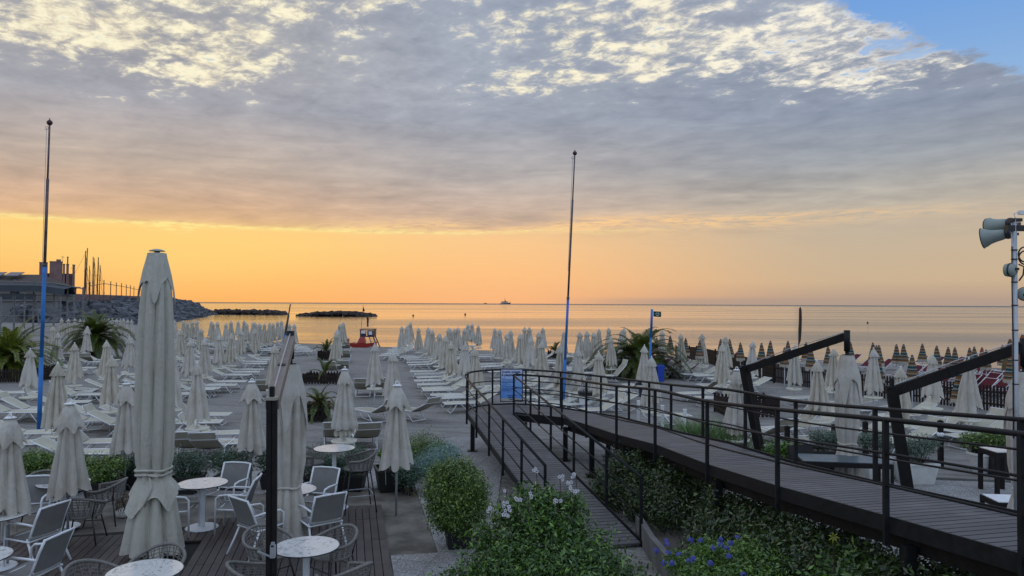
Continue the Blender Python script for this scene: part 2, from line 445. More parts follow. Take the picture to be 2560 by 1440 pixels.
M['horn'] = mat('grey_green_plastic', (0.27, 0.31, 0.28), 0.5, 0.08, 6.0)
M['rubber'] = mat('black_rubber', (0.012, 0.012, 0.013), 0.6, 0.2, 10)
M['wicker'] = mat('wicker', (0.16, 0.11, 0.07), 0.85, 0.3, 20)
M['bin_blue'] = mat('blue_plastic', (0.012, 0.06, 0.42), 0.45, 0.12, 5.0)
M['navy'] = mat('navy_plastic', (0.02, 0.025, 0.07), 0.5, 0.15, 5.0)
M['white'] = mat('white_plastic', (0.72, 0.73, 0.74), 0.45, 0.05, 5.0)
M['boat_red'] = mat('red_boat_paint', (0.34, 0.028, 0.022), 0.4, 0.2, 3.0)
M['brown_cloth'] = mat('brown_cloth', (0.05, 0.03, 0.022), 0.9, 0.2, 6.0)
M['tile_roof'] = mat('roof_tiles', (0.085, 0.065, 0.055), 0.9, 0.3, 3.0)
M['house_wall'] = mat('house_render', (0.17, 0.15, 0.13), 0.9, 0.15, 0.6)
M['castle'] = mat('pink_render', (0.23, 0.14, 0.135), 0.9, 0.2, 0.5)
M['mast'] = mat('mast_metal', (0.10, 0.06, 0.05), 0.5, 0.2, 2.0)
M['dark_glass'] = mat('dark_glass', (0.02, 0.025, 0.03), 0.12, 0.1, 2.0)
M['awning'] = mat('dark_awning', (0.045, 0.055, 0.07), 0.85, 0.2, 1.0)
M['scaffold'] = mat('grey_scaffold_tube', (0.16, 0.165, 0.17), 0.5, 0.2, 2.0)
M['ship_white'] = mat('ship_white', (0.42, 0.42, 0.42), 0.4, 0.05, 0.2)
M['ship_dark'] = mat('ship_hull', (0.10, 0.10, 0.12), 0.4, 0.1, 0.2)
M['table_glass'] = mat('frosted_table_top', (0.05, 0.08, 0.10), 0.35, 0.15, 4.0)

def leafmat(name, c1, c2, trans=0.12, rough=0.34, spec=0.6):
    mt = bpy.data.materials.new(name); mt.use_nodes = True
    t = NT(mt.node_tree); b = t.n['Principled BSDF']
    g = t.new('ShaderNodeNewGeometry'); rnd = g.outputs['Random Per Island']
    c = t.ramp(rnd, [(0.0, c1 + (1,)), (0.45, tuple(a * .8 + b_ * .2 for a, b_ in zip(c1, c2)) + (1,)), (0.80, tuple(a * .45 + b_ * .55 for a, b_ in zip(c1, c2)) + (1,)), (1.0, c2 + (1,))])
    t.put(b.inputs['Base Color'], c); b.inputs['Roughness'].default_value = rough; b.inputs['Specular IOR Level'].default_value = spec
    tr = t.new('ShaderNodeBsdfTranslucent'); t.put(tr.inputs[0], t.mix(0.4, c, (0.16, 0.2, 0.02, 1)))
    mx = t.new('ShaderNodeMixShader'); mx.inputs[0].default_value = trans
    t.l.new(b.outputs[0], mx.inputs[1]); t.l.new(tr.outputs[0], mx.inputs[2])
    t.l.new(mx.outputs[0], t.n['Material Output'].inputs[0])
    return mt
M['leaf_box'] = leafmat('bright_glossy_leaf', (0.035, 0.095, 0.016), (0.28, 0.40, 0.07))
M['leaf_dark'] = leafmat('dark_leaf', (0.02, 0.055, 0.03), (0.11, 0.20, 0.13))
M['leaf_olive'] = leafmat('olive_leaf', (0.02, 0.06, 0.010), (0.27, 0.40, 0.07))
M['leaf_mid'] = leafmat('climber_leaf', (0.014, 0.05, 0.012), (0.19, 0.35, 0.055))
M['leaf_bed'] = leafmat('shaded_bed_leaf', (0.007, 0.020, 0.007), (0.12, 0.18, 0.05))  # darkened leaf colour: the shade of the bed is put into it
M['leaf_plumb'] = leafmat('plumbago_leaf', (0.035, 0.10, 0.016), (0.22, 0.36, 0.055))
M['leaf_blue'] = leafmat('blue_green_leaf', (0.10, 0.20, 0.18), (0.34, 0.52, 0.46))
M['leaf_sage'] = leafmat('sage_leaf', (0.07, 0.11, 0.08), (0.20, 0.27, 0.21))
M['leaf_grass'] = leafmat('lavender_leaf', (0.08, 0.16, 0.05), (0.22, 0.32, 0.12))
M['frond'] = leafmat('palm_leaflet', (0.03, 0.06, 0.012), (0.20, 0.24, 0.04), 0.3)
M['frond_yellow'] = leafmat('yellow_green_palm_leaflet', (0.09, 0.14, 0.018), (0.34, 0.36, 0.05), 0.35)  # brighter, yellower leaflets for the left palm
M['petal_white'] = leafmat('white_petal', (0.55, 0.55, 0.62), (0.75, 0.75, 0.80), 0.3)
M['petal_blue'] = leafmat('blue_petal', (0.035, 0.045, 0.32), (0.12, 0.13, 0.60), 0.3)
M['petal_yellow'] = leafmat('yellow_lily_petal', (0.22, 0.24, 0.025), (0.30, 0.31, 0.04), 0.3)
M['flower_eye'] = mat('dark_flower_eye', (0.06, 0.01, 0.03), 0.8)

# ------------------------------------------------------------------ sand, sea, paving
HEAD = Vector((-0.213, 0.977, 0)).normalized()       # the rows run this way, towards the water
SIDE = Vector((HEAD.y, -HEAD.x, 0))
def mat_sand():
    mt = bpy.data.materials.new('raked_sand'); mt.use_nodes = True
    t = NT(mt.node_tree); b = t.n['Principled BSDF']
    tcn = t.new('ShaderNodeTexCoord').outputs['Object']
    mp = t.new('ShaderNodeMapping'); t.l.new(tcn, mp.inputs[0]); mp.inputs['Rotation'].default_value = (0, 0, R(12))
    mp2 = t.new('ShaderNodeMapping'); t.l.new(mp.outputs[0], mp2.inputs[0]); mp2.inputs['Scale'].default_value = (0.22, 2.4, 1)
    streak = t.noise(mp2.outputs[0], 1.6, 6, 0.65, 0.6)
    big = t.noise(tcn, 0.22, 4, 0.6); grain = t.noise(tcn, 26, 3, 0.7); peb = t.noise(tcn, 9, 5, 0.65)
    c = t.mix(t.smooth(big, 0.3, 0.7), (0.275, 0.262, 0.246, 1), (0.335, 0.320, 0.300, 1))
    foot = t.noise(tcn, 2.6, 4, 0.6, 0.8)
    c = t.mix(t.smooth(streak, 0.42, 0.62, 0, 0.75), c, (0.190, 0.178, 0.166, 1))
    c = t.mix(t.smooth(foot, 0.56, 0.70, 0, 0.45), c, (0.165, 0.150, 0.135, 1))
    c = t.mix(t.smooth(grain, 0.55, 0.75, 0, 0.4), c, (0.36, 0.34, 0.31, 1))
    sepn = t.new('ShaderNodeSeparateXYZ'); t.l.new(tcn, sepn.inputs[0])
    wet = t.smooth(t.add(sepn.outputs[2], t.mul(t.sub(big, 0.5), 0.3)), -0.62, -0.82)
    c = t.mix(wet, c, (0.085, 0.065, 0.05, 1))
    t.put(b.inputs['Base Color'], c)
    t.put(b.inputs['Roughness'], t.smooth(wet, 0, 1, 0.95, 0.35)); b.inputs['Specular IOR Level'].default_value = 0.25
    bp = t.new('ShaderNodeBump'); bp.inputs['Strength'].default_value = 0.9; bp.inputs['Distance'].default_value = 0.085
    t.put(bp.inputs['Height'], t.add(t.add(t.mul(streak, 1.2), t.mul(peb, 0.9)), t.add(t.mul(grain, 0.35), t.mul(foot, 2.8))))
    t.l.new(bp.outputs[0], b.inputs['Normal'])
    return mt
def mat_sea():
    mt = bpy.data.materials.new('calm_sea'); mt.use_nodes = True
    t = NT(mt.node_tree); b = t.n['Principled BSDF']
    tcn = t.new('ShaderNodeTexCoord').outputs['Object']
    def mapped(sx, sy, rot=8):
        mp = t.new('ShaderNodeMapping'); t.l.new(tcn, mp.inputs[0]); mp.inputs['Scale'].default_value = (sx, sy, 1); mp.inputs['Rotation'].default_value = (0, 0, R(rot))
        return mp.outputs[0]
    swell = t.noise(mapped(0.05, 0.34), 1.0, 4, 0.55, 0.4)
    rip = t.noise(mapped(0.35, 1.5, -6), 1.0, 5, 0.6, 0.3)
    patch = t.noise(mapped(0.0035, 0.02, 3), 1.0, 5, 0.6, 0.5)
    b.inputs['Base Color'].default_value = (0.012, 0.026, 0.032, 1)
    b.inputs['IOR'].default_value = 1.33
    sy = t.new('ShaderNodeSeparateXYZ'); t.l.new(tcn, sy.inputs[0])
    far = t.smooth(sy.outputs[1], 900, 6000)
    t.put(b.inputs['Roughness'], t.add(t.smooth(patch, 0.40, 0.62, 0.03, 0.16), t.mul(far, 0.30)))
    bp = t.new('ShaderNodeBump'); bp.inputs['Distance'].default_value = 0.12
    t.put(bp.inputs['Strength'], t.smooth(patch, 0.42, 0.62, 0.34, 0.85))
    t.put(bp.inputs['Height'], t.add(t.mul(swell, 3.2), t.mul(rip, 0.8)))
    t.l.new(bp.outputs[0], b.inputs['Normal'])
    return mt
def mat_granite():
    mt = bpy.data.materials.new('granite_paving'); mt.use_nodes = True
    t = NT(mt.node_tree); b = t.n['Principled BSDF']
    tcn = t.new('ShaderNodeTexCoord').outputs['Object']
    mp = t.new('ShaderNodeMapping'); t.l.new(tcn, mp.inputs[0]); mp.inputs['Rotation'].default_value = (0, 0, R(12.3))
    br = t.new('ShaderNodeTexBrick'); br.offset = 0.0; t.l.new(mp.outputs[0], br.inputs[0])
    br.inputs['Scale'].default_value = 1.0; br.inputs['Brick Width'].default_value = 0.5; br.inputs['Row Height'].default_value = 0.5
    br.inputs['Mortar Size'].default_value = 0.006; br.inputs['Mortar Smooth'].default_value = 0.3
    br.inputs[1].default_value = (0.9, 0.9, 0.9, 1); br.inputs[2].default_value = (1.08, 1.08, 1.08, 1); br.inputs[3].default_value = (0.35, 0.33, 0.3, 1)
    sp = t.noise(tcn, 55, 3, 0.75); sp2 = t.noise(tcn, 28, 3, 0.75); dirt = t.noise(tcn, 1.1, 5, 0.6)
    c = t.mix(t.smooth(sp, 0.42, 0.58), (0.12, 0.12, 0.125, 1), (0.46, 0.45, 0.44, 1))
    c = t.mix(t.smooth(sp2, 0.5, 0.62, 0, 0.6), c, (0.18, 0.18, 0.185, 1))
    c = t.mix(t.smooth(dirt, 0.45, 0.75, 0, 0.45), c, (0.15, 0.13, 0.11, 1))
    t.put(b.inputs['Base Color'], t.mix(1.0, c, br.outputs[0], 'MULTIPLY'))
    b.inputs['Roughness'].default_value = 0.75; b.inputs['Specular IOR Level'].default_value = 0.35
    bp = t.new('ShaderNodeBump'); bp.inputs['Strength'].default_value = 0.35; bp.inputs['Distance'].default_value = 0.01
    t.put(bp.inputs['Height'], t.add(sp, t.mul(br.outputs['Fac'], -1.5))); t.l.new(bp.outputs[0], b.inputs['Normal'])
    return mt
def mat_board(name, ca_, cb_, rot=0.0):
    mt = bpy.data.materials.new(name); mt.use_nodes = True
    t = NT(mt.node_tree); b = t.n['Principled BSDF']
    g = t.new('ShaderNodeNewGeometry').outputs['Random Per Island']
    tcn = t.new('ShaderNodeTexCoord').outputs['Object']
    mp = t.new('ShaderNodeMapping'); t.l.new(tcn, mp.inputs[0]); mp.inputs['Rotation'].default_value = (0, 0, rot)
    mp2 = t.new('ShaderNodeMapping'); t.l.new(mp.outputs[0], mp2.inputs[0]); mp2.inputs['Scale'].default_value = (30, 1.4, 30)
    gr = t.noise(mp2.outputs[0], 1.0, 5, 0.65); wear = t.noise(tcn, 1.3, 5, 0.65)
    c = t.mix(g, ca_ + (1,), cb_ + (1,))
    c = t.mix(t.smooth(gr, 0.35, 0.7, 0, 0.5), c, tuple(x * 0.55 for x in ca_) + (1,))
    c = t.mix(t.smooth(wear, 0.48, 0.72, 0, 0.7), c, tuple(min(1, x * 1.6) for x in cb_) + (1,))
    t.put(b.inputs['Base Color'], c)
    t.put(b.inputs['Roughness'], t.smooth(wear, 0.3, 0.7, 0.5, 0.72)); b.inputs['Specular IOR Level'].default_value = 0.4
    bp = t.new('ShaderNodeBump'); bp.inputs['Strength'].default_value = 0.3; bp.inputs['Distance'].default_value = 0.005
    t.put(bp.inputs['Height'], gr); t.l.new(bp.outputs[0], b.inputs['Normal'])
    return mt
M['sand'] = mat_sand(); M['sea'] = mat_sea(); M['granite'] = mat_granite()
M['deck'] = mat_board('brown_deck_board', (0.052, 0.042, 0.040), (0.080, 0.066, 0.062), R(12.3))
M['ramp_board'] = mat_board('grey_brown_ramp_board', (0.088, 0.082, 0.082), (0.125, 0.117, 0.118), R(100))
M['dark_gap'] = mat('dark_under_deck', (0.012, 0.011, 0.010), 0.9, 0.2, 4.0)

xs = sorted(set(list(np.linspace(-400, -60, 30)) + list(np.linspace(-60, 60, 81)) + list(np.linspace(60, 400, 24))))
rows = []
for k in np.concatenate([np.linspace(0, 0.5, 12), np.linspace(0.52, 1.0, 60)]):
    rw = []
    for x in xs:
        y = -60 + (shore(x) + 16 + 60) * k
        z = gz(x, y)
        if z < 0 and z > -1.6 or y > 18: z += 0.035 * (math.sin(x * 1.3 + y * 0.7) * math.sin(y * 0.9 - x * 0.4)) * min(1, max(0, (y - 18) / 6))
        rw.append((x, y, z))
    rows.append(rw)
structure('sand', MB().sheet(rows), M['sand'], True)
mb = MB()
ys = [-400, 20, 60, 120, 250, 600, 1500, 4000, 12000, 60000]
xx = [-60000, -12000, -3000, -800, -250, -80, 0, 80, 250, 800, 3000, 12000, 60000]
mb.sheet([[(x, y, SEA_Z) for x in xx] for y in ys]); structure('sea', mb, M['sea'])
structure('ground', MB().sheet([[(x, y, -0.06 if y > -900 else -2) for x in (-3000, 0, 3000)] for y in (-3000, -61)]), M['concrete'])

def P(u, v, z=0.0):
    """grid of the beach: u metres towards the water, v metres to the right along it"""
    return (HEAD.x * u + SIDE.x * v, HEAD.y * u + SIDE.y * v, z)
def uv(p): return (p[0] * HEAD.x + p[1] * HEAD.y, p[0] * SIDE.x + p[1] * SIDE.y)
def quad(z, pts, z0=-0.1):
    return MB().slab([(p[0], p[1]) for p in pts], z0, z)
# granite strips: along the deck, across beyond it, and beside the ramp
EV = uv((-1.66, 10.43))[1]                     # the right edge of the timber deck
pav = MB()
pav.slab([P(4.0, EV + 0.03)[:2], P(11.4, EV + 0.03)[:2], P(11.4, 2.2)[:2], P(4.0, 4.8)[:2]], -0.12, 0.030)
pav.slab([P(11.403, 1.35)[:2], P(21.0, 1.35)[:2], P(21.0, 4.4)[:2], P(11.403, 2.2)[:2]], -0.12, 0.026)
pav.slab([P(15.6, -9.5)[:2], P(15.6, 1.347)[:2], P(17.7, 1.347)[:2], P(17.7, -9.5)[:2]], -0.12, 0.022)
structure('paving', pav, M['granite'])
p2 = MB(); p2.slab([(4.6, 2), (16, 2), (15, 15.9), (7.9, 16.6), (5.6, 14)], -0.12, 0.024)
structure('terrace_paving', p2, M['granite'])
sb = MB(); sb.slab([P(11.403, EV + 0.03)[:2], P(15.597, EV - 3.0)[:2], P(15.597, 1.347)[:2], P(11.403, 1.347)[:2]][::-1], -0.12, 0.012)
sb.slab([P(10.9, -9)[:2], P(10.9, EV - 0.3)[:2], P(15.597, EV - 3.03)[:2], P(15.597, -9)[:2]], -0.12, 0.008)
structure('soil_bed', sb, M['soil'])
kb = MB(); kb.bar((7.9, 16.65, 0.02), (12.5, 15.9, 0.02), 0.08, 0.09); structure('kerb', kb, M['concrete'])

# the timber deck, in tiles of parallel boards
db = MB(); bw, gap = 0.108, 0.012
lim_u = (4.0, 13.95)
v = EV - bw / 2; col = 0
rr = random.Random(3)
while v > -9.6:
    u = lim_u[0] + (0.0 if v > EV - 2.1 else 0.5)
    end = lim_u[1] + (0.25 if v > EV - 1.45 else (-0.75 if v < EV - 3.0 else -0.1))
    while u < end - 0.05:
        L = min(1.16, end - u)
        c = P(u + L / 2, v, 0.048 + rr.uniform(-0.0015, 0.0015))
        rot = Matrix((SIDE, HEAD, ZV)).transposed()
        hole = abs(v + 2.50) < 0.28 and abs(u + L / 2 - 11.75) < 0.6
        if not hole: db.box(c, (bw, L - 0.008, 0.03), rot)
        u += L
    v -= bw + gap; col += 1
dk = thing('timber_deck', 'dark brown timber deck of narrow parallel boards under the café tables', 'deck')
part('boards', db, M['deck'], dk)
ub = MB(); ub.slab([P(4.0, -9.6)[:2], P(4.0, EV)[:2], P(13.9, EV)[:2], P(13.0, -9.6)[:2]][::-1], -0.05, 0.016)
part('gap_shade_slab', ub, M['dark_gap'], dk)  # one near-black slab; its colour paints the shade in the board gaps

# ------------------------------------------------------------------ rock breakwaters
def boulder(mb, c, r, rr, flat=0.75, mi=0):
    n = 6; vs = []; fs = []
    lat = 4
    ax = Matrix.Rotation(rr.uniform(0, 6.28), 3, 'Z') @ Matrix.Rotation(rr.uniform(-.5, .5), 3, 'X') @ Matrix.Rotation(rr.uniform(-.5, .5), 3, 'Y')
    sc = (rr.uniform(0.8, 1.25), rr.uniform(0.7, 1.1), flat * rr.uniform(0.75, 1.15))
    def pt(x, y, z):
        k = rr.uniform(0.82, 1.12)
        # push towards a box: broken stone, not a ball
        m_ = max(abs(x), abs(y), abs(z)); f = (0.62 + 0.38 / max(m_, .5)) * k
        return ax @ Vector((x * f * sc[0] * r, y * f * sc[1] * r, z * f * sc[2] * r)) + Vector(c)
    vs.append(pt(0, 0, -1))
    for i in range(1, lat):
        th = pi * i / lat - pi / 2
        for k in range(n):
            ph = 2 * pi * (k + 0.5 * (i % 2)) / n
            vs.append(pt(math.cos(th) * math.cos(ph), math.cos(th) * math.sin(ph), math.sin(th)))
    vs.append(pt(0, 0, 1))
    for k in range(n): fs.append((0, 1 + (k + 1) % n, 1 + k))
    for i in range(lat - 2):
        for k in range(n):
            a = 1 + i * n; fs.append((a + k, a + (k + 1) % n, a + n + (k + 1) % n, a + n + k))
    a = 1 + (lat - 2) * n; last = len(vs) - 1
    for k in range(n): fs.append((a + k, a + (k + 1) % n, last))
    mb.add(vs, fs, mi)
def interp(poly, t):
    L = [0.0]
    for i in range(1, len(poly)): L.append(L[-1] + (Vector(poly[i]) - Vector(poly[i - 1])).length)
    d = t * L[-1]
    for i in range(1, len(poly)):
        if d <= L[i] or i == len(poly) - 1:
            k = (d - L[i - 1]) / (L[i] - L[i - 1]); return Vector(poly[i - 1]).lerp(Vector(poly[i]), k)
rr = random.Random(11)
base = [(-68, 120, -1), (-76, 150, -1), (-81, 174, -1.2), (-93, 213, -1.2), (-107, 258, -1.2), (-118, 292, -1.2), (-122, 305, -1.2)]
crest = [(-80, 120, 2.6), (-88, 150, 3.1), (-94, 178, 3.6), (-106, 216, 4.1), (-117, 256, 4.2), (-123, 285, 3.0), (-127, 300, 0.2)]
mb = MB()
mb.sheet([[interp(base, t) + (interp(crest, t) - interp(base, t)) * k - Vector((0, 0, 1.0)) for k in (0, .25, .5, .75, 1.0)] for t in np.linspace(0, 1, 30)])
for i in range(60):
    for j in range(9):
        t = (i + rr.uniform(-.4, .4)) / 59; t = min(1, max(0, t)); k = (j + rr.uniform(-.4, .4)) / 8
        a, b_ = interp(base, t), interp(crest, t)
        boulder(mb, a.lerp(b_, k) + Vector((0, 0, -0.3)), rr.uniform(1.1, 1.9), rr)
tag(put('rock_breakwater', mb.mesh('rock_breakwater', [M['rock']])), 'high grey rock breakwater sloping into the sea on the left', 'breakwater')
mb = MB()
for i in range(70):
    t = i / 69.0
    x = -126 + 33 * t; y = 305 - 3 * t + rr.uniform(-3, 3)
    for j in range(3): boulder(mb, (x + rr.uniform(-.6, .6), y + (j - 1) * 2.2, -0.75 + rr.uniform(0, .9) * (1 - abs(2 * t - 1) ** 4)), rr.uniform(0.8, 1.5), rr, 0.7)
tag(put('rock_spit', mb.mesh('rock_spit', [M['dark_rock']])), 'low dark rock spit running on from the high grey breakwater', 'breakwater')
mb = MB()
for i in range(75):
    t = i / 74.0
    x = -77 + 27 * t; y = 270 + rr.uniform(-2.5, 2.5); h = (1 - abs(2 * t - 1) ** 2.2)
    for j in range(3): boulder(mb, (x, y + (j - 1) * 2.0, -1.1 + (0.4 + rr.uniform(0.2, 0.9)) * h), rr.uniform(0.55, 1.25), rr, 0.75)
tag(put('rock_islet', mb.mesh('rock_islet', [M['dark_rock']])), 'low dark rock islet standing alone in the bay', 'breakwater')

# ------------------------------------------------------------------ quay and harbour buildings, far left
qb = MB(); qb.slab([(-400, 124), (-82, 124), (-90, 150), (-96, 178), (-108, 216), (-119, 256), (-127, 295), (-400, 330)], -1.5, 4.1)
structure('quay', qb, M['concrete'])
def mat_wall():
    mt = mat('graffiti_wall', (0.19, 0.185, 0.185), 0.9, 0.12, 0.5)
    t = NT(mt.node_tree); b = t.n['Principled BSDF']
    tcn = t.new('ShaderNodeTexCoord').outputs['Object']
    sp = t.new('ShaderNodeSeparateXYZ'); t.l.new(tcn, sp.inputs[0])
    nz = t.noise(tcn, 0.9, 6, 0.7, 1.6); nz2 = t.noise(tcn, 0.35, 3, 0.5)
    band = t.mul(t.smooth(sp.outputs[2], 3.0, 2.4), t.smooth(sp.outputs[2], 0.9, 1.3))
    old = b.inputs['Base Color'].links[0].from_socket
    c = t.mix(t.mul(t.mul(t.smooth(nz, 0.54, 0.58), t.smooth(nz2, 0.48, 0.58)), t.mul(band, 0.8)), old, t.mix(t.smooth(nz2, 0.5, 0.62), (0.05, 0.06, 0.09, 1), (0.03, 0.16, 0.13, 1)))
    t.put(b.inputs['Base Color'], c)
    return mt
sw = thing('seawall', 'pale concrete seawall covered with graffiti behind the left umbrellas', 'wall')
part('wall', MB().box((-200, 123.6, 1.9), (248, 0.7, 3.9)), mat_wall(), sw)
part('coping', MB().box((-200, 123.5, 3.95), (248.2, 1.1, 0.2)), M['concrete'], sw)
rl = thing('promenade_railing', 'dark mesh railing along the promenade on top of the seawall', 'railing')
mb = MB(); mp = MB()
for i in range(50):
    x = -178 + i * 2.0
    part('post', MB().box((x, 124.6, 4.6), (0.08, 0.08, 1.2)), M['scaffold'], rl)
mp.box((-129, 124.6, 4.62), (98, 0.03, 0.95))
part('mesh_panel', mp, M['awning'], rl)

def hip(mb, x0, x1, y0, y1, z0, z1, ins=0.45):
    yc = (y0 + y1) / 2; i = (y1 - y0) * ins
    vs = [(x0, y0, z0), (x1, y0, z0), (x1, y1, z0), (x0, y1, z0), (x0 + i, yc, z1), (x1 - i, yc, z1)]
    mb.add(vs, [(0, 1, 5, 4), (1, 2, 5), (2, 3, 4, 5), (3, 0, 4), (0, 3, 2, 1)])
def house(label, x0, x1, y0, y1, z0, z1, zr, wins, rmat, wmat, ins=0.45, name='house'):
    h = thing(name, label, 'house', ((x0 + x1) / 2, (y0 + y1) / 2, z0))
    cx, cy = (x0 + x1) / 2, (y0 + y1) / 2
    part('walls', MB().box((0, 0, (z1 - z0) / 2), (x1 - x0, y1 - y0, z1 - z0)), wmat, h)
    m_ = MB()
    if zr > z1: hip(m_, x0 - cx - 0.6, x1 - cx + 0.6, y0 - cy - 0.6, y1 - cy + 0.6, z1 - z0 + 0.003, zr - z0, ins)
    else: m_.box((0, 0, z1 - z0 + 0.16), (x1 - x0 + 1.0, y1 - y0 + 1.0, 0.3))
    part('roof', m_, rmat, h)
    for wx, wz, ww, wh in wins:
        part('window', MB().box((wx - cx, y0 - cy - 0.02, wz - z0), (ww, 0.1, wh)), M['dark_glass'], h)
    return h
house('house with a hipped brown roof at the far left edge', -150, -118, 158, 170, 4.1, 7.2, 9.9, [(-135, 6.2, 1.6, 1.4), (-129, 6.2, 1.6, 1.4), (-122, 6.2, 1.6, 1.4), (-117, 6.2, 1.4, 1.4)], M['tile_roof'], M['house_wall'])
hs = house('small gabled house with roof panels below the castle', -122, -106, 166, 176, 4.1, 7.7, 10.0, [(-111, 7.2, 1.4, 1.2), (-108, 7.2, 1.2, 1.2)], M['tile_roof'], M['house_wall'], 0.3)
hp = MB()
for i in range(2):
    hp.bar((-3.5 + i * 4, -3.6, 5.45), (-3.5 + i * 4, -1.2, 6.35), 3.2, 0.12)
part('roof_panels', hp, M['ship_dark'], hs)
house('low flat roofed beach bar beside the breakwater', -116, -83, 134, 141, 4.1, 6.3, 0, [(-105, 5.3, 2.2, 1.3), (-99, 5.3, 1.2, 1.3), (-95, 5.3, 1.2, 1.3), (-90, 5.3, 1.6, 1.3)], M['awning'], M['house_wall'], name='beach_bar')
# the crenellated tower house
ct = thing('castle', 'pinkish castle like house with square battlement towers at the harbour', 'castle', (-116.7, 190, 4.1), R(31))
ct.scale = (0.87, 0.87, 1.0)
part('walls', MB().box((-.1, 0, 3.4), (8.8, 8, 6.8)), M['castle'], ct)
for (cx, wd, hh) in [(-3.5, 2.0, 9.3), (-0.4, 3.2, 9.6), (1.55, 0.5, 9.0), (2.45, 0.65, 9.0), (4.0, 0.65, 8.9)]:
    part('tower', MB().box((cx, -4.2, hh / 2), (wd, 1.6, hh)).box((cx, -4.2, hh + 0.12), (wd + 0.12, 1.7, 0.22)), M['castle'], ct)
part('chimney', MB().box((0.2, -3.8, 10.0), (1.2, 0.8, 0.7)), M['castle'], ct)
part('antenna', MB().tube([(1.2, -3.8, 9.6), (1.2, -3.8, 11.3)], 0.05, 6).tube([(0.8, -3.8, 11.0), (1.6, -3.8, 11.0)], 0.04, 6), M['mast'], ct)
part('flue', MB().tube([(2.45, -4.2, 9.2), (2.45, -4.2, 10.9)], 0.16, 8).tube([(2.45, -4.2, 10.9), (2.45, -4.2, 11.1)], 0.24, 8), M['mast'], ct)
part('window', MB().box((2.0, -4.05, 5.2), (0.5, 0.12, 0.9)), M['dark_glass'], ct)
part('roof_rail', MB().tube([(3.3, -4.2, 8.2), (4.3, -4.2, 8.2)], 0.05, 6), M['mast'], ct)
# masts of boats lying behind the breakwater
ORDM = ['tallest double', 'leaning tall', 'tall pale', 'thin', 'tall right hand', 'rightmost leaning', 'short left', 'small middle']
lab = ['tallest sailboat mast with a long forestay left of the group', 'sailboat mast standing close against the tallest one', 'pale sailboat mast in the middle of the harbour group', 'thin sailboat mast almost touching the pale middle mast', 'sailboat mast second from the right over the harbour', 'rightmost sailboat mast leaning slightly right', 'short sailboat mast between the tallest and the middle ones', 'shortest sailboat mast beside the foot of the tallest']
for (px, py, dx, rad), lb in zip([(219, 620, -9, .22), (214, 627, -4, .20), (233, 642, -1, .2), (236, 645, -1, .14), (246, 643, -4, .22), (251, 663, -4, .16), (224, 664, -2, .15), (216, 674, 0, .12)], lab):
    top = at_d(px, py, 230); bot = at_d(px + dx, 748, 230); bot.z = 1.0
    t = thing('sailboat_mast', lb, 'mast', bot, 0, 'sailboat masts behind the breakwater')
    d = top - bot
    mb = MB().tube([(0, 0, 0), d * 0.5, d], [rad, rad * .9, rad * .6], 8)
    part('pole', mb, M['mast'], t)
    st = MB().tube([d * 0.97, (d.x + (-6.5 if px == 219 else 1.5), 0, 6.5 if px == 219 else 5.0)], 0.035, 4).tube([d * 0.97, (d.x * .3 + 0.9, 0, 4.6)], 0.03, 4)
    part('stay', st, M['mast'], t)
    part('spreader', MB().tube([d * 0.66 - Vector((.6, 0, 0)), d * 0.66 + Vector((.6, 0, 0))], 0.04, 4), M['mast'], t)
# a row of tall posts tied by a slanting beam along the mole
pf = thing('mole_post_frame', 'row of thin posts tied by a sagging beam on the mole', 'frame')
pts = [(225, 705, 140), (260, 700, 156), (277, 703, 166), (291, 706, 176), (304, 708, 186), (316, 711, 198), (326, 713, 208), (335, 716, 220), (420, 730, 244), (424, 731, 252), (428, 732, 260)]
bm_ = MB(); prev = None
for px, py, d in pts:
    top = at_d(px, py, d)
    part('post', MB().tube([(top.x, top.y, 4.0), top], 0.09, 6), M['mast'], pf)
    q = Vector((top.x, top.y, top.z - 0.75))
    if prev is not None: bm_.tube([prev, q], 0.07, 5)
    prev = q
part('beam', bm_, M['mast'], pf)
mw = MB()
for i in range(24):
    t = i / 23; a = interp(crest, 0.15 + 0.62 * t)
    mw.box((a.x - 2.0, a.y, 4.75), (0.8, 5.2, 1.0 + 0.3 * (i % 2)))
tag(put('mole_parapet', mw.mesh('mole_parapet', [M['castle']])), 'dark low parapet along the top of the rock breakwater', 'parapet')
# scaffold-like awning frame in front of the seawall
sf = thing('awning_frame', 'tall tube frame carrying a dark awning at the far left', 'frame')
for px, py, d in [(37, 699, 84), (85, 699, 84), (136, 706, 84), (169, 713, 84), (208, 718, 84), (-30, 699, 84), (2, 742, 70), (62, 745, 96), (112, 720, 96), (152, 722, 96), (186, 725, 96)]:
    top = at_d(px, py, d); part('post', MB().tube([(top.x, top.y, gz(top.x, top.y) - 0.2), top], 0.10, 8), M['scaffold'], sf)
def beam(a, b_, d, r=0.06, nm='beam', m_='scaffold'):
    part(nm, MB().tube([at_d(a[0], a[1], d), at_d(b_[0], b_[1], d)], r, 6), M[m_], sf)
for a, b_, d, r in [((-30, 702), (136, 708), 84, .07), ((136, 708), (210, 722), 84, .07), ((-30, 736), (210, 741), 84, .05), ((76, 735), (2, 808), 84, .08), ((86, 742), (98, 810), 84, .08), ((-20, 792), (150, 787), 96, .05), ((222, 745), (208, 770), 84, .06), ((-30, 752), (200, 752), 96, .05), ((-30, 790), (50, 790), 70, .05)]:
    beam(a, b_, d, r)
aw = [at_d(-40, 707, 84), at_d(120, 709, 84), at_d(182, 718, 84)]
ab = MB().sheet([[a + Vector((0, 0, 0)) for a in aw], [a + Vector((0, -1.5, -0.25)) for a in aw], [a + Vector((0, -1.6, -0.95)) for a in aw], [a + Vector((0, 0.6, -0.8)) for a in aw], [a for a in aw]])
part('awning', ab, M['awning'], sf)

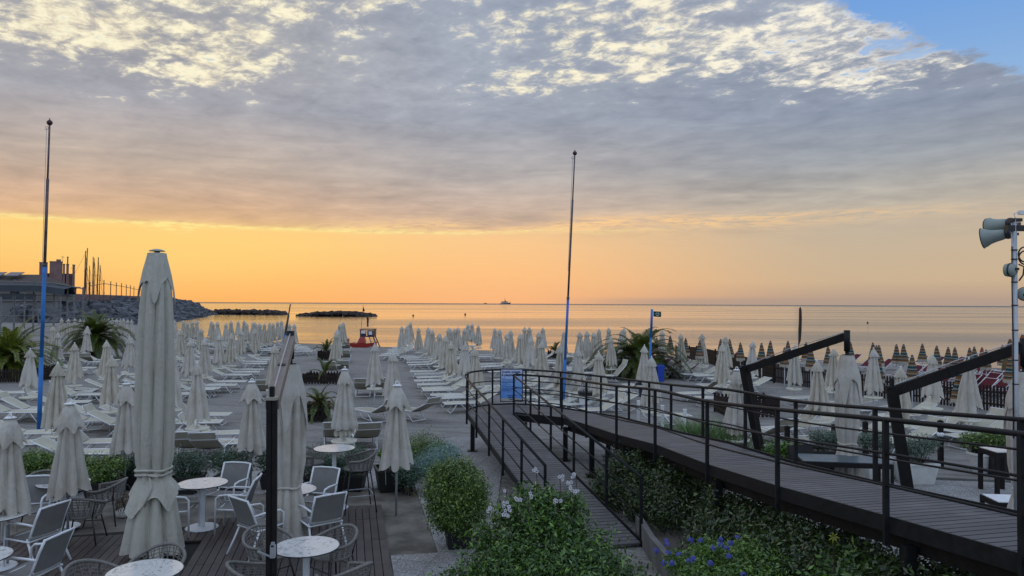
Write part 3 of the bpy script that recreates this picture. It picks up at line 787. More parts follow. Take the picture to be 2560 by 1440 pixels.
# ------------------------------------------------------------------ out on the water
def yacht():
    base = at_z(1263, 760.6, SEA_Z); D = base.y; s = 27.0 / FPX * D / 27.0     # metres per photograph pixel
    t = thing('motor_yacht', 'large grey motor yacht with stepped decks lying on the horizon', 'yacht', base)
    hull = [(-13.5, 0, 2.6), (-13, 0, 0), (12, 0, 0), (14, 0, 4.4)]
    def sec(hw, pts): return [(x * s, hw * s * k, z * s) for x, z, k in pts for hw in (hw,)]
    hb = MB()
    top = [(-13.5, 3.0, 2.2), (-6, 3.2, 2.2), (6, 3.0, 2.6), (11, 1.6, 4.2), (14, 0.05, 4.6)]
    rows = [[(x * s, -w_ * s, z * s) for x, w_, z in top], [((x * 0.93 - 0.3) * s, -w_ * 0.7 * s, 0) for x, w_, z in top], [((x * 0.93 - 0.3) * s, w_ * 0.7 * s, 0) for x, w_, z in top], [(x * s, w_ * s, z * s) for x, w_, z in top], [(x * s, -w_ * s, z * s) for x, w_, z in top]]
    hb.sheet(rows); hb.add([rows[0][0], rows[1][0], rows[2][0], rows[3][0]], [(0, 1, 2, 3)])
    part('hull', hb, M['ship_dark'], t)
    part('lower_deck', MB().box((-1.2 * s, 0, 3.4 * s), (18 * s, 5.2 * s, 2.0 * s)), M['ship_white'], t)
    part('upper_deck', MB().box((-1.6 * s, 0, 5.3 * s), (15.5 * s, 4.6 * s, 1.7 * s)), M['ship_white'], t)
    part('roof', MB().box((-0.9 * s, 0, 6.6 * s), (18.5 * s, 4.8 * s, 0.8 * s)), M['mast'], t)
    part('funnel', MB().box((0, 0, 7.6 * s), (4 * s, 2.5 * s, 1.5 * s)).box((-0.2 * s, 0, 9.3 * s), (2 * s, 1.5 * s, 2.4 * s)), M['mast'], t)
    part('mast', MB().tube([(-0.6 * s, 0, 10 * s), (-1.2 * s, 0, 16 * s)], [0.5 * s, 0.25 * s], 6).box((-0.9 * s, 0, 13.5 * s), (1.8 * s, .4 * s, .6 * s)), M['mast'], t)
    part('flagstaff', MB().tube([(12.2 * s, 0, 4.4 * s), (12 * s, 0, 11 * s)], 0.22 * s, 6), M['mast'], t)
yacht()
b0 = at_z(1213, 759.6, SEA_Z); s = b0.y / FPX
t = thing('motorboat', 'tiny dark motorboat left of the big yacht', 'boat', b0)
mb = MB(); mb.sheet([[(x * s, w_ * s, z * s) for x, w_, z in r_] for r_ in ([(-4, -1.2, 1.2), (1, -1.2, 1.2), (5, 0, 1.8)], [(-3.6, -.6, 0), (1, -.6, 0), (4, 0, 0)], [(-3.6, .6, 0), (1, .6, 0), (4, 0, 0)], [(-4, 1.2, 1.2), (1, 1.2, 1.2), (5, 0, 1.8)], [(-4, -1.2, 1.2), (1, -1.2, 1.2), (5, 0, 1.8)])])
part('hull', mb, M['mast'], t); part('cabin', MB().box((0, 0, 1.7 * s), (3.4 * s, 1.6 * s, 1.2 * s)), M['mast'], t)
for (px, py), lb in zip([(1033, 788), (1163, 785), (2169, 806)], ['dark buoy floating left of the yacht, nearest the islet', 'dark buoy floating below the big yacht', 'small dark buoy floating on the right half of the sea']):
    p = at_z(px, py + 2, SEA_Z); k = 2.6 * p.y / FPX
    mb = MB().lathe([(0, -.3 * k), (.7 * k, -.1 * k), (.95 * k, .5 * k), (.7 * k, 1.1 * k), (.25 * k, 1.35 * k), (.2 * k, 1.8 * k), (0, 1.85 * k)], 12)
    o = put('buoy', mb.mesh('buoy', [M['mast']], True), None, p); tag(o, lb, 'buoy', 'buoys')

# ------------------------------------------------------------------ closed parasols
def fold_fn(th, n, ph):
    return abs(math.sin(n * (th + ph) / 2)) ** 0.75 * 1.7 - 1.08
def cloth(L, prof, n, amp, zig, seed, z0=0.0, rows=16, per=6, hem_amp=None, lean=0.0):
    """a gathered canopy hanging from z0; prof = [(t, radius)]; n folds"""
    rr = random.Random(seed); N = n * per
    lob = [rr.uniform(0.6, 1.35) for _ in range(n)]; lz = [rr.uniform(-1, 1) for _ in range(n)]
    ph0 = rr.uniform(0, 6.28); tw = rr.uniform(-0.35, 0.35)
    ts = [p[0] for p in prof]; rs_ = [p[1] for p in prof]
    mb = MB(); out = []
    for i in range(rows + 1):
        t = i / rows; r0 = float(np.interp(t, ts, rs_)); row = []
        ph = ph0 + tw * t; a = amp * min(1, t * 5 + 0.15)
        for k in range(N):
            th = 2 * pi * k / N
            q = int(((th + ph) * n / (2 * pi)) % n)
            f = fold_fn(th, n, ph) * lob[q]
            r = r0 * (1 + a * f) + 0.006 * math.sin(9 * t + 3 * th + seed)
            zz = z0 - t * L
            if t > 0.6: zz += -zig * ((t - 0.6) / 0.4) ** 2 * (0.45 * fold_fn(th, n, ph) + 0.5 * lz[q] + 0.25 * math.cos(th + seed))
            row.append((r * math.cos(th) + lean * t, r * math.sin(th), zz))
        out.append(row)
    return mb.sheet(out, 0, True)
def crown(L, r0, r1, n, seed, z0, scal, rows=7, per=6, curl=0.0):
    rr = random.Random(seed); N = n * per; mb = MB(); out = []
    ph = rr.uniform(0, 6.28); lob = [rr.uniform(0.75, 1.25) for _ in range(n)]
    for i in range(rows + 1):
        t = i / rows; row = []
        for k in range(N):
            th = 2 * pi * k / N; q = int(((th + ph) * n / (2 * pi)) % n)
            s = abs(math.sin(n * (th + ph) / 2))
            r = r0 + (r1 - r0) * t ** 0.8 * (1 - 0.42 * s * t) * (1 + (lob[q] - 1) * t)
            z = z0 - L * t * (1 + curl * (1 - s)) + scal * s * t * t * L
            row.append((r * math.cos(th), r * math.sin(th), z))
        out.append(row)
    return mb.sheet(out, 0, True)
def ring_cap(z):
    c = MB().lathe([(0.0, z + .022), (0.05, z + .02), (0.085, z + 0.004), (0.085, z - .008), (0, z - .012)], 16)
    c.tube([(0.045 * math.cos(a), 0, z + 0.02 + 0.055 * math.sin(a)) for a in np.linspace(0, pi, 9)], 0.011, 6)
    return c
def tray_mb(z, sx=1.0):
    return MB().lathe([(0.0, z), (0.25, z), (0.285, z + .015), (0.30, z + 0.07), (0.285, z + 0.075), (0.265, z + .045), (0.06, z + .04), (0.05, z + 0.10), (0.03, z + .11)], 20)
def parasol_kind(nm, seed, H=2.28, L=1.42, style='plain', canvas='canvas', pole='white_metal', tray=True, fold=8, label=None):
    pl = MB().tube([(0, 0, -0.1), (0, 0, H - 0.05)], 0.021, 8)
    pl.lathe([(0.0, 0.95), (0.03, 0.95), (0.034, 0.9), (0.034, 0.84), (0, .84)], 8)
    parts = [('pole', pl, M[pole], True, None)]
    if style == 'plain':
        body = cloth(L - 0.03, [(0, .03), (.10, .07), (.22, .10), (.5, .168), (.8, .232), (1, .268)], fold, 0.40, 0.20, seed, H - 0.02, 18, 7)
        cr = crown(0.27, 0.012, 0.185, 8, seed + 5, H, -0.08)
        cap = MB().lathe([(0, H + .05), (.02, H + .03), (.022, H - .02), (0, H - .03)], 8)
    elif style == 'bar':
        body = cloth(L - 0.1, [(0, .05), (.10, .10), (.25, .115), (.7, .20), (1, .265)], fold, 0.36, 0.14, seed, H - 0.06, 20, 8)
        cr = crown(0.40, 0.05, 0.255, 6, seed + 5, H - 0.012, 0.16, 10, 10, 0.12)
        cap = ring_cap(H)
    elif style == 'tassel':
        body = cloth(L - 0.1, [(0, .05), (.12, .095), (.3, .13), (.75, .23), (.97, .29), (1, .27)], 9, 0.26, 0.03, seed, H - 0.05, 18, 7)
        cr = crown(0.36, 0.05, 0.20, 8, seed + 5, H - 0.012, 0.16, 8, 6)
        cap = ring_cap(H)
        body2 = cloth(0.16, [(0, .19), (1, .22)], 12, 0.22, 0.05, seed + 1, H - L + 0.06, 3, 5)
    parts.append(('canopy', body, M[canvas], True, None))
    parts.append(('crown', cr, M[canvas], True, 1))
    parts.append(('cap', cap, M['white_metal'], True, None))
    if style == 'tassel': parts.append(('valance', body2, M['canvas_old'], True, 1))
    if style != 'bar': parts.append(('tie', MB().tube([(0.012 + 0.17 * math.cos(a) * 1.0, 0.17 * math.sin(a), H - L * 0.63) for a in np.linspace(0, 2 * pi, 17)[:-1]], 0.008, 4, closed=True), M['canvas_old'], True, 1) if False else ('hem_cord', MB().tube([(.10, .02, H - L + .12), (.105, .03, H - L - .10), (.09, .035, H - L - .22)], .006, 4), M['canvas_old'], True, 1))
    else: parts.append(('hem_cord', MB().tube([(.14, -.12, H - L + .16), (.15, -.125, H - L - .08), (.14, -.12, H - L - .30)], .007, 4), M['canvas'], True, 1))
    if tray: parts.append(('tray', tray_mb(0.56), M['tray'], True, None))
    return Kind(nm, 'umbrella', parts)
UK = [parasol_kind('beach_umbrella', 3 + 7 * i, canvas=('canvas', 'canvas_old')[i % 2], fold=(7, 8, 6, 8, 7, 9, 6, 7)[i], L=(1.42, 1.36, 1.46, 1.40, 1.34, 1.44, 1.30, 1.42)[i], H=(2.28, 2.26, 2.30, 2.28, 2.27, 2.3, 2.26, 2.28)[i]) for i in range(8)]
UT = parasol_kind('beach_umbrella', 61, style='tassel')
UB = [parasol_kind('bar_umbrella', 81 + 9 * i, H=2.32, L=1.46, style='bar', pole='grey_metal', tray=False) for i in range(3)]
UG = parasol_kind('beach_umbrella', 40, canvas='canvas_big')

# loungers: the foot end points along +Y
def lounger_kind(nm, cat, sling, ang=34, hood=True, frame='white_metal', back_sling=None):
    hw = 0.31; z = 0.33; f = MB(); r = 0.017
    a = R(ang); bl = 0.72
    hy, hz = -0.28, z; ty, tz = hy - bl * math.cos(a), hz + bl * math.sin(a)
    for sx in (-hw, hw):
        f.tube([(sx, 0.95, z - .01), (sx, 0.3, z), (sx, hy - 0.02, z)], r, 6)
    f.tube([(-hw, .95, z - .01), (hw, .95, z - .01)], r, 6); f.tube([(-hw, -.05, z - .03), (hw, -.05, z - .03)], r * .8, 6)
    lf = MB(); 
    for sx in (-hw + .02, hw - .02): lf.tube([(sx, .55, z - .01), (sx, .78, 0.0)], r, 6)
    lf.tube([(-hw + .02, .78, .012), (hw - .02, .78, .012)], r, 6)
    lr = MB()
    for sx in (-hw + .02, hw - .02): lr.tube([(sx, -.02, z - .01), (sx, -.34, 0.0)], r, 6)
    lr.tube([(-hw + .02, -.34, .012), (hw - .02, -.34, .012)], r, 6)
    for sx in (-hw + .02, hw - .02): f.tube([(sx, .42, z - .02), (sx, .20, 0.10), (sx, -.28, 0.06)], r * .7, 5)
    st = MB().sheet([[(x, y, z + 0.006 - 0.025 * (1 - (x / .29) ** 2) * (0.6 + 0.4 * math.sin((y + .28) / 1.21 * pi))) for x in np.linspace(-.29, .29, 7)] for y in np.linspace(.93, hy, 7)])
    st.sheet([[(x, y, z - 0.012 - 0.025 * (1 - (x / .29) ** 2)) for x in np.linspace(-.29, .29, 7)] for y in np.linspace(.93, hy, 7)])
    def bk(t, x, o=0): return (x, hy - bl * t * math.cos(a) + o * math.sin(a), hz + bl * t * math.sin(a) + o * math.cos(a))
    bf = MB().tube([bk(0, -hw), bk(1, -hw), bk(1, hw), bk(0, hw)], r, 6)
    bs = MB().sheet([[bk(t, x, 0.008 - 0.03 * (1 - (x / .29) ** 2) * math.sin(t * pi)) for x in np.linspace(-.29, .29, 7)] for t in np.linspace(0.02, .98, 6)])
    bs.sheet([[bk(t, x, -0.012 - 0.03 * (1 - (x / .29) ** 2) * math.sin(t * pi)) for x in np.linspace(-.29, .29, 7)] for t in np.linspace(0.02, .98, 6)])
    parts = [('frame', f, M[frame], True, None), ('leg', lf, M[frame], True, None), ('leg', lr, M[frame], True, None), ('seat', st, M[sling], True, None), ('backrest', bs, M[back_sling or sling], True, None), ('back_frame', bf, M[frame], True, 4)]
    if hood:
        a2 = R(ang + 30); L2 = 0.22
        def hd(t, x): p = bk(1.02, x); return (x, p[1] - L2 * t * math.cos(a2), p[2] + L2 * t * math.sin(a2))
        hb = MB().sheet([[hd(t, x) for x in np.linspace(-.28, .28, 4)] for t in (0.0, .5, .95)])
        hb.sheet([[tuple(Vector(hd(t, x)) + Vector((0, 0.012, 0.004))) for x in np.linspace(-.28, .28, 4)] for t in (0.0, .5, .95)])
        parts.append(('sun_hood', hb, M[sling], False, None))
        parts.append(('hood_frame', MB().tube([hd(0, -hw), hd(1, -hw), hd(1, hw), hd(0, hw)], r * .8, 6), M[frame], True, 6))
    return Kind(nm, cat, parts)
LU = lounger_kind('sun_lounger', 'lounger', 'sling', 29, True, back_sling='sling')
LF = lounger_kind('sun_lounger', 'lounger', 'sling', 26, False)
LB = lounger_kind('sun_lounger', 'lounger', 'sling_b', 25, True, back_sling='sling_b')
LH = lounger_kind('sun_lounger', 'lounger', 'sling', 48, True, back_sling='sling_b'); LZ_ = lounger_kind('sun_lounger', 'lounger', 'sling_b', 8, False)
LR_ = lounger_kind('red_lounger', 'lounger', 'red', 38, False)
def ang_of(d): return math.atan2(d[1], d[0]) - pi / 2
A_FOOT_R = ang_of(SIDE); A_FOOT_L = ang_of(-SIDE); A_SEA = ang_of(HEAD)
NEAR = 38.0
lr = random.Random(21)
ncount = {'n': 0}
def lounger(kind, p, ang, label, group):
    full = p.y < NEAR
    z = gz(p.x, p.y)
    return kind.place((p.x, p.y, z + 0.01), ang + lr.uniform(-.10, .10), label, group, full)
NUMW = ['one', 'two', 'three', 'four', 'five', 'six', 'seven', 'eight', 'nine', 'ten']
def block(tops, name, where, foot, kinds, h=2.28, group=None, lgroup=None, pair=True, off=0.45, order='from the terrace', thinned=False):
    """an umbrella under every listed top of the photograph, each with its pair of loungers"""
    spots = [(under_top(px, py, h), px) for px, py in tops]
    spots.sort(key=lambda s: s[0].y if order == 'from the terrace' else s[1])
    for i, (p, px) in enumerate(spots):
        k = kinds[lr.randrange(len(kinds))]
        who = ORD[i] + ' ' + order + ', ' + where
        k.place((p.x, p.y, p.z), lr.uniform(0, 6.28), 'closed pale umbrella, ' + who, group or name, p.y < NEAR + 12, lr.uniform(0.95, 1.03), R(lr.uniform(-2.6, 2.6)))
        if not pair: continue
        d = SIDE if foot > 0 else -SIDE
        for s, w_ in ((-1, 'nearer'), (1, 'farther')):
            if thinned and lr.random() < 0.45: continue
            q = p + HEAD * (0.74 * s + lr.uniform(-.08, .08)) + d * (off + lr.uniform(-.15, .15))
            if q.y > shore(q.x) - 1.0: continue
            u_ = lr.choice((LU, LU, LF, LF, LH, LZ_))
            lounger(u_, q, A_FOOT_R if foot > 0 else A_FOOT_L, w_ + ' lounger by umbrella ' + who, lgroup or (name + ' loungers'))

block([(497, 907), (516, 846), (550, 835), (577, 832), (602, 823), (640, 819), (650, 809)], 'aisle umbrellas on the left', 'left side of the aisle', 1, UK)
block([(471, 849), (430, 855), (454, 824), (503, 817), (432, 885), (322, 842), (445, 822)], 'second column on the left', 'second column left of the aisle', 1, UK)
block([(437, 800), (460, 802), (469, 801), (480, 802), (492, 802), (527, 801), (534, 807), (547, 805), (566, 806), (579, 804), (596, 801), (611, 802), (619, 805), (630, 804), (639, 806), (647, 807), (661, 806), (672, 806), (682, 805), (695, 801), (704, 804), (716, 806), (724, 807), (734, 810)],
      'left waterline umbrellas', 'waterline left of the aisle', 1, UK, order='from the left')
block([(75, 869), (187, 855), (144, 916), (265, 847), (277, 886), (217, 820), (142, 829), (133, 816)], 'far left umbrellas', 'far left among the palms', 1, UK + [UB[0]], off=0.6)
block([(156, 789), (171, 792), (187, 788), (200, 791), (212, 796), (229, 794), (252, 797), (262, 796), (272, 797), (281, 796), (292, 797), (301, 797), (311, 797), (320, 798), (328, 798)], 'umbrellas below the breakwater', 'line below the breakwater', 1, UK, order='from the left', pair=False)
block([(850, 807), (855, 808), (860, 807), (837, 832), (844, 826)], 'umbrellas in the aisle by the tower', 'cluster left of the lifeguard tower', -1, UK, pair=False)
block([(1004, 815), (1016, 813), (1022, 810), (1027, 807), (1036, 807), (1042, 807), (1049, 817), (1069, 820), (1082, 825), (1097, 835), (1117, 842), (1132, 850), (1159, 857), (1191, 866)],
      'aisle umbrellas on the right', 'right side of the aisle', -1, UK)
block([(1121, 822), (1127, 824), (1137, 820), (1146, 820), (1159, 819), (1170, 810), (1180, 810), (1196, 812)], 'right waterline umbrellas', 'back line right of the aisle', -1, UK, order='from the left', thinned=True)
block([(1234, 817), (1249, 825), (1268, 830), (1274, 827), (1297, 836), (1312, 819), (1325, 819), (1324, 845), (1346, 830), (1357, 821), (1356, 852)], 'mid field umbrellas', 'field left of the central flagpole', -1, UK, order='from the left', thinned=True)
block([(1406, 866), (1409, 824), (1450, 832), (1467, 830), (1484, 827), (1497, 824), (1446, 867), (1524, 821), (1529, 838), (1550, 822), (1560, 822), (1502, 874)], 'umbrellas right of the flagpole', 'between flagpole and big palm', -1, UK, order='from the left')
block([(1607, 860), (1627, 890), (1655, 830)], 'umbrellas by the big palm', 'standing against the big palm', -1, UK, order='from the left', pair=False)
block([(1705, 834), (1756, 837), (1815, 842), (1805, 862), (1877, 849), (2082, 868), (2052, 904), (2182, 875), (2247, 907), (2329, 889), (2420, 903)], 'fence side umbrellas', 'field inside the picket fence', -1, UK, order='from the left')
p = under_top(1984, 856, 2.4); UG.place(p, 0.4, 'greenish white closed umbrella standing right at the picket fence', 'fence side umbrellas', True, tilt=.03)
# single ones with their own places
for px, py, k, h, lb in [(862, 924, UT, 2.28, 'pleated closed umbrella with round tray below it in the middle of the sand'),
                         (687, 862, UK[1], 2.28, 'closed umbrella half hidden behind the left black cantilever arm'),
                         (937, 861, UK[2], 2.28, 'closed umbrella between two loungers with their backs to the terrace'),
                         (982, 881, UK[0], 2.28, 'closed umbrella just behind the umbrella at the deck corner'),
                         (1842, 925, UT, 2.28, 'pleated closed umbrella inside the small picket enclosure on the right'),
                         (497, 906, UT, 2.28, None)]:
    if lb is None: continue
    p = under_top(px, py, h); k.place(p, 1.0 + px, lb, None, True)
for px, py, kk, D, lb in [(175, 1003, 0, 11.5, 'bar umbrella closed over the round table at the left of the deck'), (26, 1038, 1, 10.7, 'bar umbrella closed at the left edge of the deck'), (316, 955, 2, 14.9, 'bar umbrella half hidden behind the tall closed canopy'),
                       (630, 950, 1, 15.2, 'bar umbrella with stained hem left of the black cantilever post'), (993, 958, 0, 13.45, 'bar umbrella on a thin grey pole at the right corner of the deck')]:
    p = at_d(px, py, D)
    UB[kk].place((p.x, p.y, 0.0), px * 0.7, lb, 'bar umbrellas around the deck', True, p.z / 2.36)

# loungers that stand by themselves, as the photograph shows them
for px, py, k, a, lb in [
    (908, 990, LB, A_SEA, 'lounger with its back to the terrace, left of its umbrella in mid sand'), (954, 988, LB, A_SEA, 'lounger with its back to the terrace, right of its umbrella in mid sand'),
    (935, 1053, LB, A_SEA + .55, 'cream lounger turned half left behind the deck corner umbrella'), (1030, 1050, LB, A_SEA + .6, 'cream lounger with raised hood right of the deck corner umbrella'),
    (478, 1146, LB, A_SEA, 'lounger behind the dark bush left of the tall table'), (532, 1148, LB, A_SEA, 'lounger behind the gap between the two dark bushes'),
    (662, 995, LB, A_SEA, 'lounger with raised back beside the black cantilever post'), (840, 1118, LB, A_SEA, 'lounger directly behind the tall bar table'), (912, 1120, LB, A_SEA, 'lounger behind the bar stool right of the tall table'),
    (245, 1060, LF, A_FOOT_R, 'low lounger behind the left bar umbrella'), (238, 1078, LF, A_FOOT_R, 'nearer low lounger behind the left bar umbrella'), (85, 1112, LF, A_FOOT_R, 'low lounger between the two left bar umbrellas'), (80, 1140, LF, A_FOOT_R, 'lounger just beyond the bright left hedge'),
    (215, 1000, LU, A_FOOT_L, 'lounger with raised back right of the blue flagpole foot'), (240, 992, LU, A_FOOT_L, 'farther lounger with raised back right of the blue flagpole'), (20, 1003, LF, A_FOOT_R, 'lounger with its foot showing at the left edge'), (40, 1055, LF, A_FOOT_R, 'lounger left of the blue flagpole foot'),
    (222, 915, LB, A_SEA, 'lounger with its back to us below the left middle palm'), (185, 915, LB, A_SEA, 'lounger with its back to us left of the middle palm'),
    (1650, 1064, LF, A_FOOT_R, 'white lounger behind the roped white posts'), (1530, 1030, LF, A_FOOT_L, 'cream lounger behind the second white post'), (1525, 1003, LF, A_FOOT_L, 'white slatted lounger right of the white bin'), (1590, 985, LB, A_SEA, 'lounger back beside the navy bin'),
    (1778, 985, LB, A_SEA, 'left one of two loungers backing onto the ramp'), (1822, 987, LB, A_SEA, 'right one of two loungers backing onto the ramp'), (1915, 1108, LB, A_SEA, 'lounger behind the leaning black cantilever post'), (2025, 1092, LU, A_FOOT_L, 'lounger left of the right closed canopy behind the railing'), (2330, 1095, LU, A_FOOT_L, 'lounger behind the second cantilever post'),
    (2430, 1102, LU, A_FOOT_L, 'lounger before the short wooden post at far right'), (2475, 1085, LU, A_FOOT_L, 'farther lounger beside the picket fence end'),
    (1405, 925, LB, A_SEA, 'lounger back showing beside the central blue flagpole'), (1540, 905, LB, A_SEA, 'lounger back left of the big palm'), (1470, 925, LB, A_SEA, 'lounger back between two umbrellas right of the flagpole'), (1240, 985, LF, A_FOOT_L, 'nearest cream lounger seen through the landing rail'), (1175, 1010, LF, A_FOOT_L, 'cream lounger touching the left end of the ramp landing'),
    (842, 905, LB, A_SEA, 'left lounger back in the aisle beside the small palms'), (864, 905, LB, A_SEA, 'right lounger back in the aisle beside the small palms'), (828, 940, LB, A_SEA, 'left lounger back behind the planter with the sprouting palm'), (856, 937, LB, A_SEA, 'right lounger back behind the planter with the sprouting palm'), (866, 880, LB, A_SEA, 'lounger left of the lifeguard tower')]:
    p = at_ground(px, py)
    lounger(k, p, a, lb, None)

# ------------------------------------------------------------------ the neighbour's striped umbrellas and red loungers
def mat_stripes():
    mt = bpy.data.materials.new('striped_cloth'); mt.use_nodes = True
    t = NT(mt.node_tree); b = t.n['Principled BSDF']
    tcn = t.new('ShaderNodeTexCoord').outputs['Object']
    sp = t.new('ShaderNodeSeparateXYZ'); t.l.new(tcn, sp.inputs[0])
    f = t.add(t.m('FRACT', t.mul(t.sub(2.0, sp.outputs[2]), 2.35)), 0.0)
    teal, org, crm, drk = (0.014, 0.06, 0.08, 1), (0.20, 0.10, 0.035, 1), (0.27, 0.25, 0.20, 1), (0.03, 0.03, 0.04, 1)
    c = t.ramp(f, [(0, teal), (0.2, crm), (0.30, teal), (0.42, org), (0.6, crm), (0.68, drk), (0.78, org), (0.92, crm)], 'CONSTANT')
    low = t.smooth(sp.outputs[2], 1.19, 1.17)
    c = t.mix(low, c, (0.38, 0.36, 0.31, 1)); c = t.mix(t.smooth(sp.outputs[2], 1.90, 1.92), c, (0.20, 0.06, 0.03, 1))
    t.put(b.inputs['Base Color'], c); b.inputs['Roughness'].default_value = 0.85; b.inputs['Specular IOR Level'].default_value = 0.2
    return mt
M['stripes'] = mat_stripes()
M['orange_cloth'] = mat('orange_cloth', (0.36, 0.11, 0.03), 0.85, 0.2, 4.0, col2=(0.16, 0.03, 0.02))
M['green_cloth'] = mat('green_red_cloth', (0.035, 0.13, 0.05), 0.85, 0.2, 3.0, col2=(0.22, 0.07, 0.03))
def striped(nm, m_, seed):
    H = 2.0
    pl = MB().tube([(0, 0, -.1), (0, 0, H)], 0.02, 6)
    body = cloth(0.95, [(0, .012), (.1, .05), (.5, .13), (.85, .20), (1, .205)], 8, 0.16, 0.05, seed, H, 12, 5)
    return Kind(nm, 'umbrella', [('pole', pl, M['white_metal'], True, None), ('canopy', body, M[m_], True, None)])
SK = [striped('striped_umbrella', 'stripes', 5), striped('striped_umbrella', 'stripes', 9)]
SO = striped('orange_umbrella', 'orange_cloth', 4)
SG = striped('green_umbrella', 'green_cloth', 4)
tops = [(1676, 841), (1642, 842), (1714, 845), (1749, 851), (1802, 850), (1824, 849), (1851, 854), (1904, 860), (1926, 853), (1961, 864), (1970, 853), (2015, 855), (2027, 871), (2070, 864), (2126, 857), (2182, 859), (2191, 862), (2197, 865), (2195, 893), (2241, 860), (2259, 862), (2306, 856), (2280, 889), (2342, 867), (2370, 864), (2387, 866), (2405, 897), (2424, 872), (2436, 864), (2465, 870), (2506, 865), (2525, 893), (2397, 925)]
tops.sort()
for i, (px, py) in enumerate(tops):
    p = under_top(px, py, 2.0)
    SK[i % 2].place(p, i * 1.7, 'closed striped umbrella beyond the fence, ' + ORD[i] + ' from the left', 'striped umbrellas beyond the fence', p.y < 50, lr.uniform(.97, 1.04))
    for s in (-1, 1):
        q = p + HEAD * (0.7 * s) - SIDE * 0.35
        if q.y > shore(q.x) - 0.8: continue
        if q.y < 40 and q.x < 19: continue
        lounger(LR_, q, A_FOOT_L, ('nearer' if s < 0 else 'farther') + ' red lounger beside the striped umbrella ' + ORD[i] + ' from the left', 'red loungers beyond the fence')
k = 0
for px, py in [(2150, 930), (2195, 932), (2235, 925), (2300, 945), (2352, 935), (2440, 965), (2468, 972), (2505, 960), (2490, 985), (2530, 1000), (2290, 915), (2385, 918), (2120, 915), (2060, 915), (2000, 912), (2545, 960), (1740, 893), (1830, 898), (1800, 893), (2420, 950), (2330, 920)]:
    p = at_ground(px, py); 
    lounger(LR_, p, A_FOOT_L, 'red lounger in the crowded rows beyond the fence, ' + ORD[k] + ' of the loose ones', 'red loungers beyond the fence'); k += 1
p = under_top(2455, 867, 2.0); SO.place(p, 0, 'closed orange umbrella among the striped ones', 'umbrellas of other colours', True)
p = under_top(2556, 828, 2.9); SO.place(p, 0, 'taller orange umbrella at the right edge beside the speaker pole', 'umbrellas of other colours', True, 1.4)
p = under_top(2525, 846, 2.6); SG.place(p, 0, 'green and red closed umbrella left of the speaker pole', 'umbrellas of other colours', True, 1.3)

# ------------------------------------------------------------------ picket fence and picket planters
def pickets(mb, p0, p1, h, step=0.115, wd=0.075, z0=0.04, zf=None):
    p0 = Vector(p0); p1 = Vector(p1); d = p1 - p0; L = d.length; dn = d / L; n = max(2, int(L / step)); nr = dn.cross(ZV).normalized()
    for i in range(n + 1):
        c = p0 + d * (i / n); z = zf(c.x, c.y) if zf else c.z
        o = Vector((c.x, c.y, z)); w2 = dn * wd / 2; t2 = nr * 0.011
        prof = [(-1, z0), (1, z0), (1, h - .05), (.55, h - .012), (0, h), (-.55, h - .012), (-1, h - .05)]
        a = [o + w2 * x + t2 + Vector((0, 0, zz)) for x, zz in prof]; b_ = [o + w2 * x - t2 + Vector((0, 0, zz)) for x, zz in prof]
        m_ = len(prof)
        mb.add(a + b_, [tuple(range(m_)), tuple(range(m_, 2 * m_))[::-1]] + [(j, m_ + j, m_ + (j + 1) % m_, (j + 1) % m_) for j in range(m_)])
    for zz in (h * 0.3, h * 0.75):
        a = p0 + nr * 0.03; b_ = p1 + nr * 0.03
        za = (zf(p0.x, p0.y) if zf else p0.z) + zz; zb = (zf(p1.x, p1.y) if zf else p1.z) + zz
        mb.bar((a.x, a.y, za), (b_.x, b_.y, zb), 0.025, 0.07)
fence_pts = [at_ground(1690, 897), at_ground(1762, 908), at_ground(1850, 932), at_ground(1935, 957), at_ground(2150, 992), at_ground(2330, 1012), at_ground(2530, 1036)]
fl = ['far left stretch of the brown picket fence behind the big palm', 'second stretch of the brown picket fence running towards us', 'stretch of the brown picket fence behind the leaning black arm', 'middle stretch of the brown picket fence before the red loungers', 'stretch of the brown picket fence left of the second cantilever post', 'nearest stretch of the brown picket fence at the right edge']
for i in range(len(fence_pts) - 1):
    a, b_ = fence_pts[i], fence_pts[i + 1]
    ft = thing('picket_fence', fl[i], 'fence', (0, 0, 0), 0, 'picket fence along the neighbouring beach')
    mb = MB(); pickets(mb, a, b_, 0.98, zf=gz); part('pickets', mb, M['wood_picket'], ft)
    n = max(1, int((b_ - a).length / 2.0))
    for j in range(n + (i == len(fence_pts) - 2)):
        c = a.lerp(b_, j / n); part('post', MB().box((c.x, c.y, gz(c.x, c.y) + .5), (.09, .09, 1.14)), M['wood_picket'], ft)
def planter(px, py, w_, d_, h, label):
    c = at_ground(px, py); c = c + Vector((0, d_ / 2, 0))
    t = thing('picket_planter', label, 'planter', (c.x, c.y, gz(c.x, c.y)), R(-12) if False else R(12.3) * 0, 'picket planters')
    x0, x1, y0, y1 = -w_ / 2, w_ / 2, -d_ / 2, d_ / 2
    for a, b_ in [((x0, y0, 0), (x1, y0, 0)), ((x1, y0, 0), (x1, y1, 0)), ((x1, y1, 0), (x0, y1, 0)), ((x0, y1, 0), (x0, y0, 0))]:
        mb = MB(); pickets(mb, a, b_, h, 0.13, 0.085); part('side', mb, M['wood_picket'], t)
    for x, y in ((x0, y0), (x1, y0), (x0, y1), (x1, y1)): part('post', MB().box((x, y, h / 2), (.07, .07, h + .06)), M['wood_picket'], t)
    return c
C_P4 = planter(812, 901, 0.9, 0.9, 0.62, 'picket planter with a leaning small palm, farthest one in the aisle')
C_P5 = planter(799, 962, 1.55, 1.4, 0.50, 'wide picket planter with a sprouting palm in the aisle')
C_P6 = planter(780, 1054, 0.66, 0.9, 0.52, 'picket planter with a bushy palm nearest the deck')
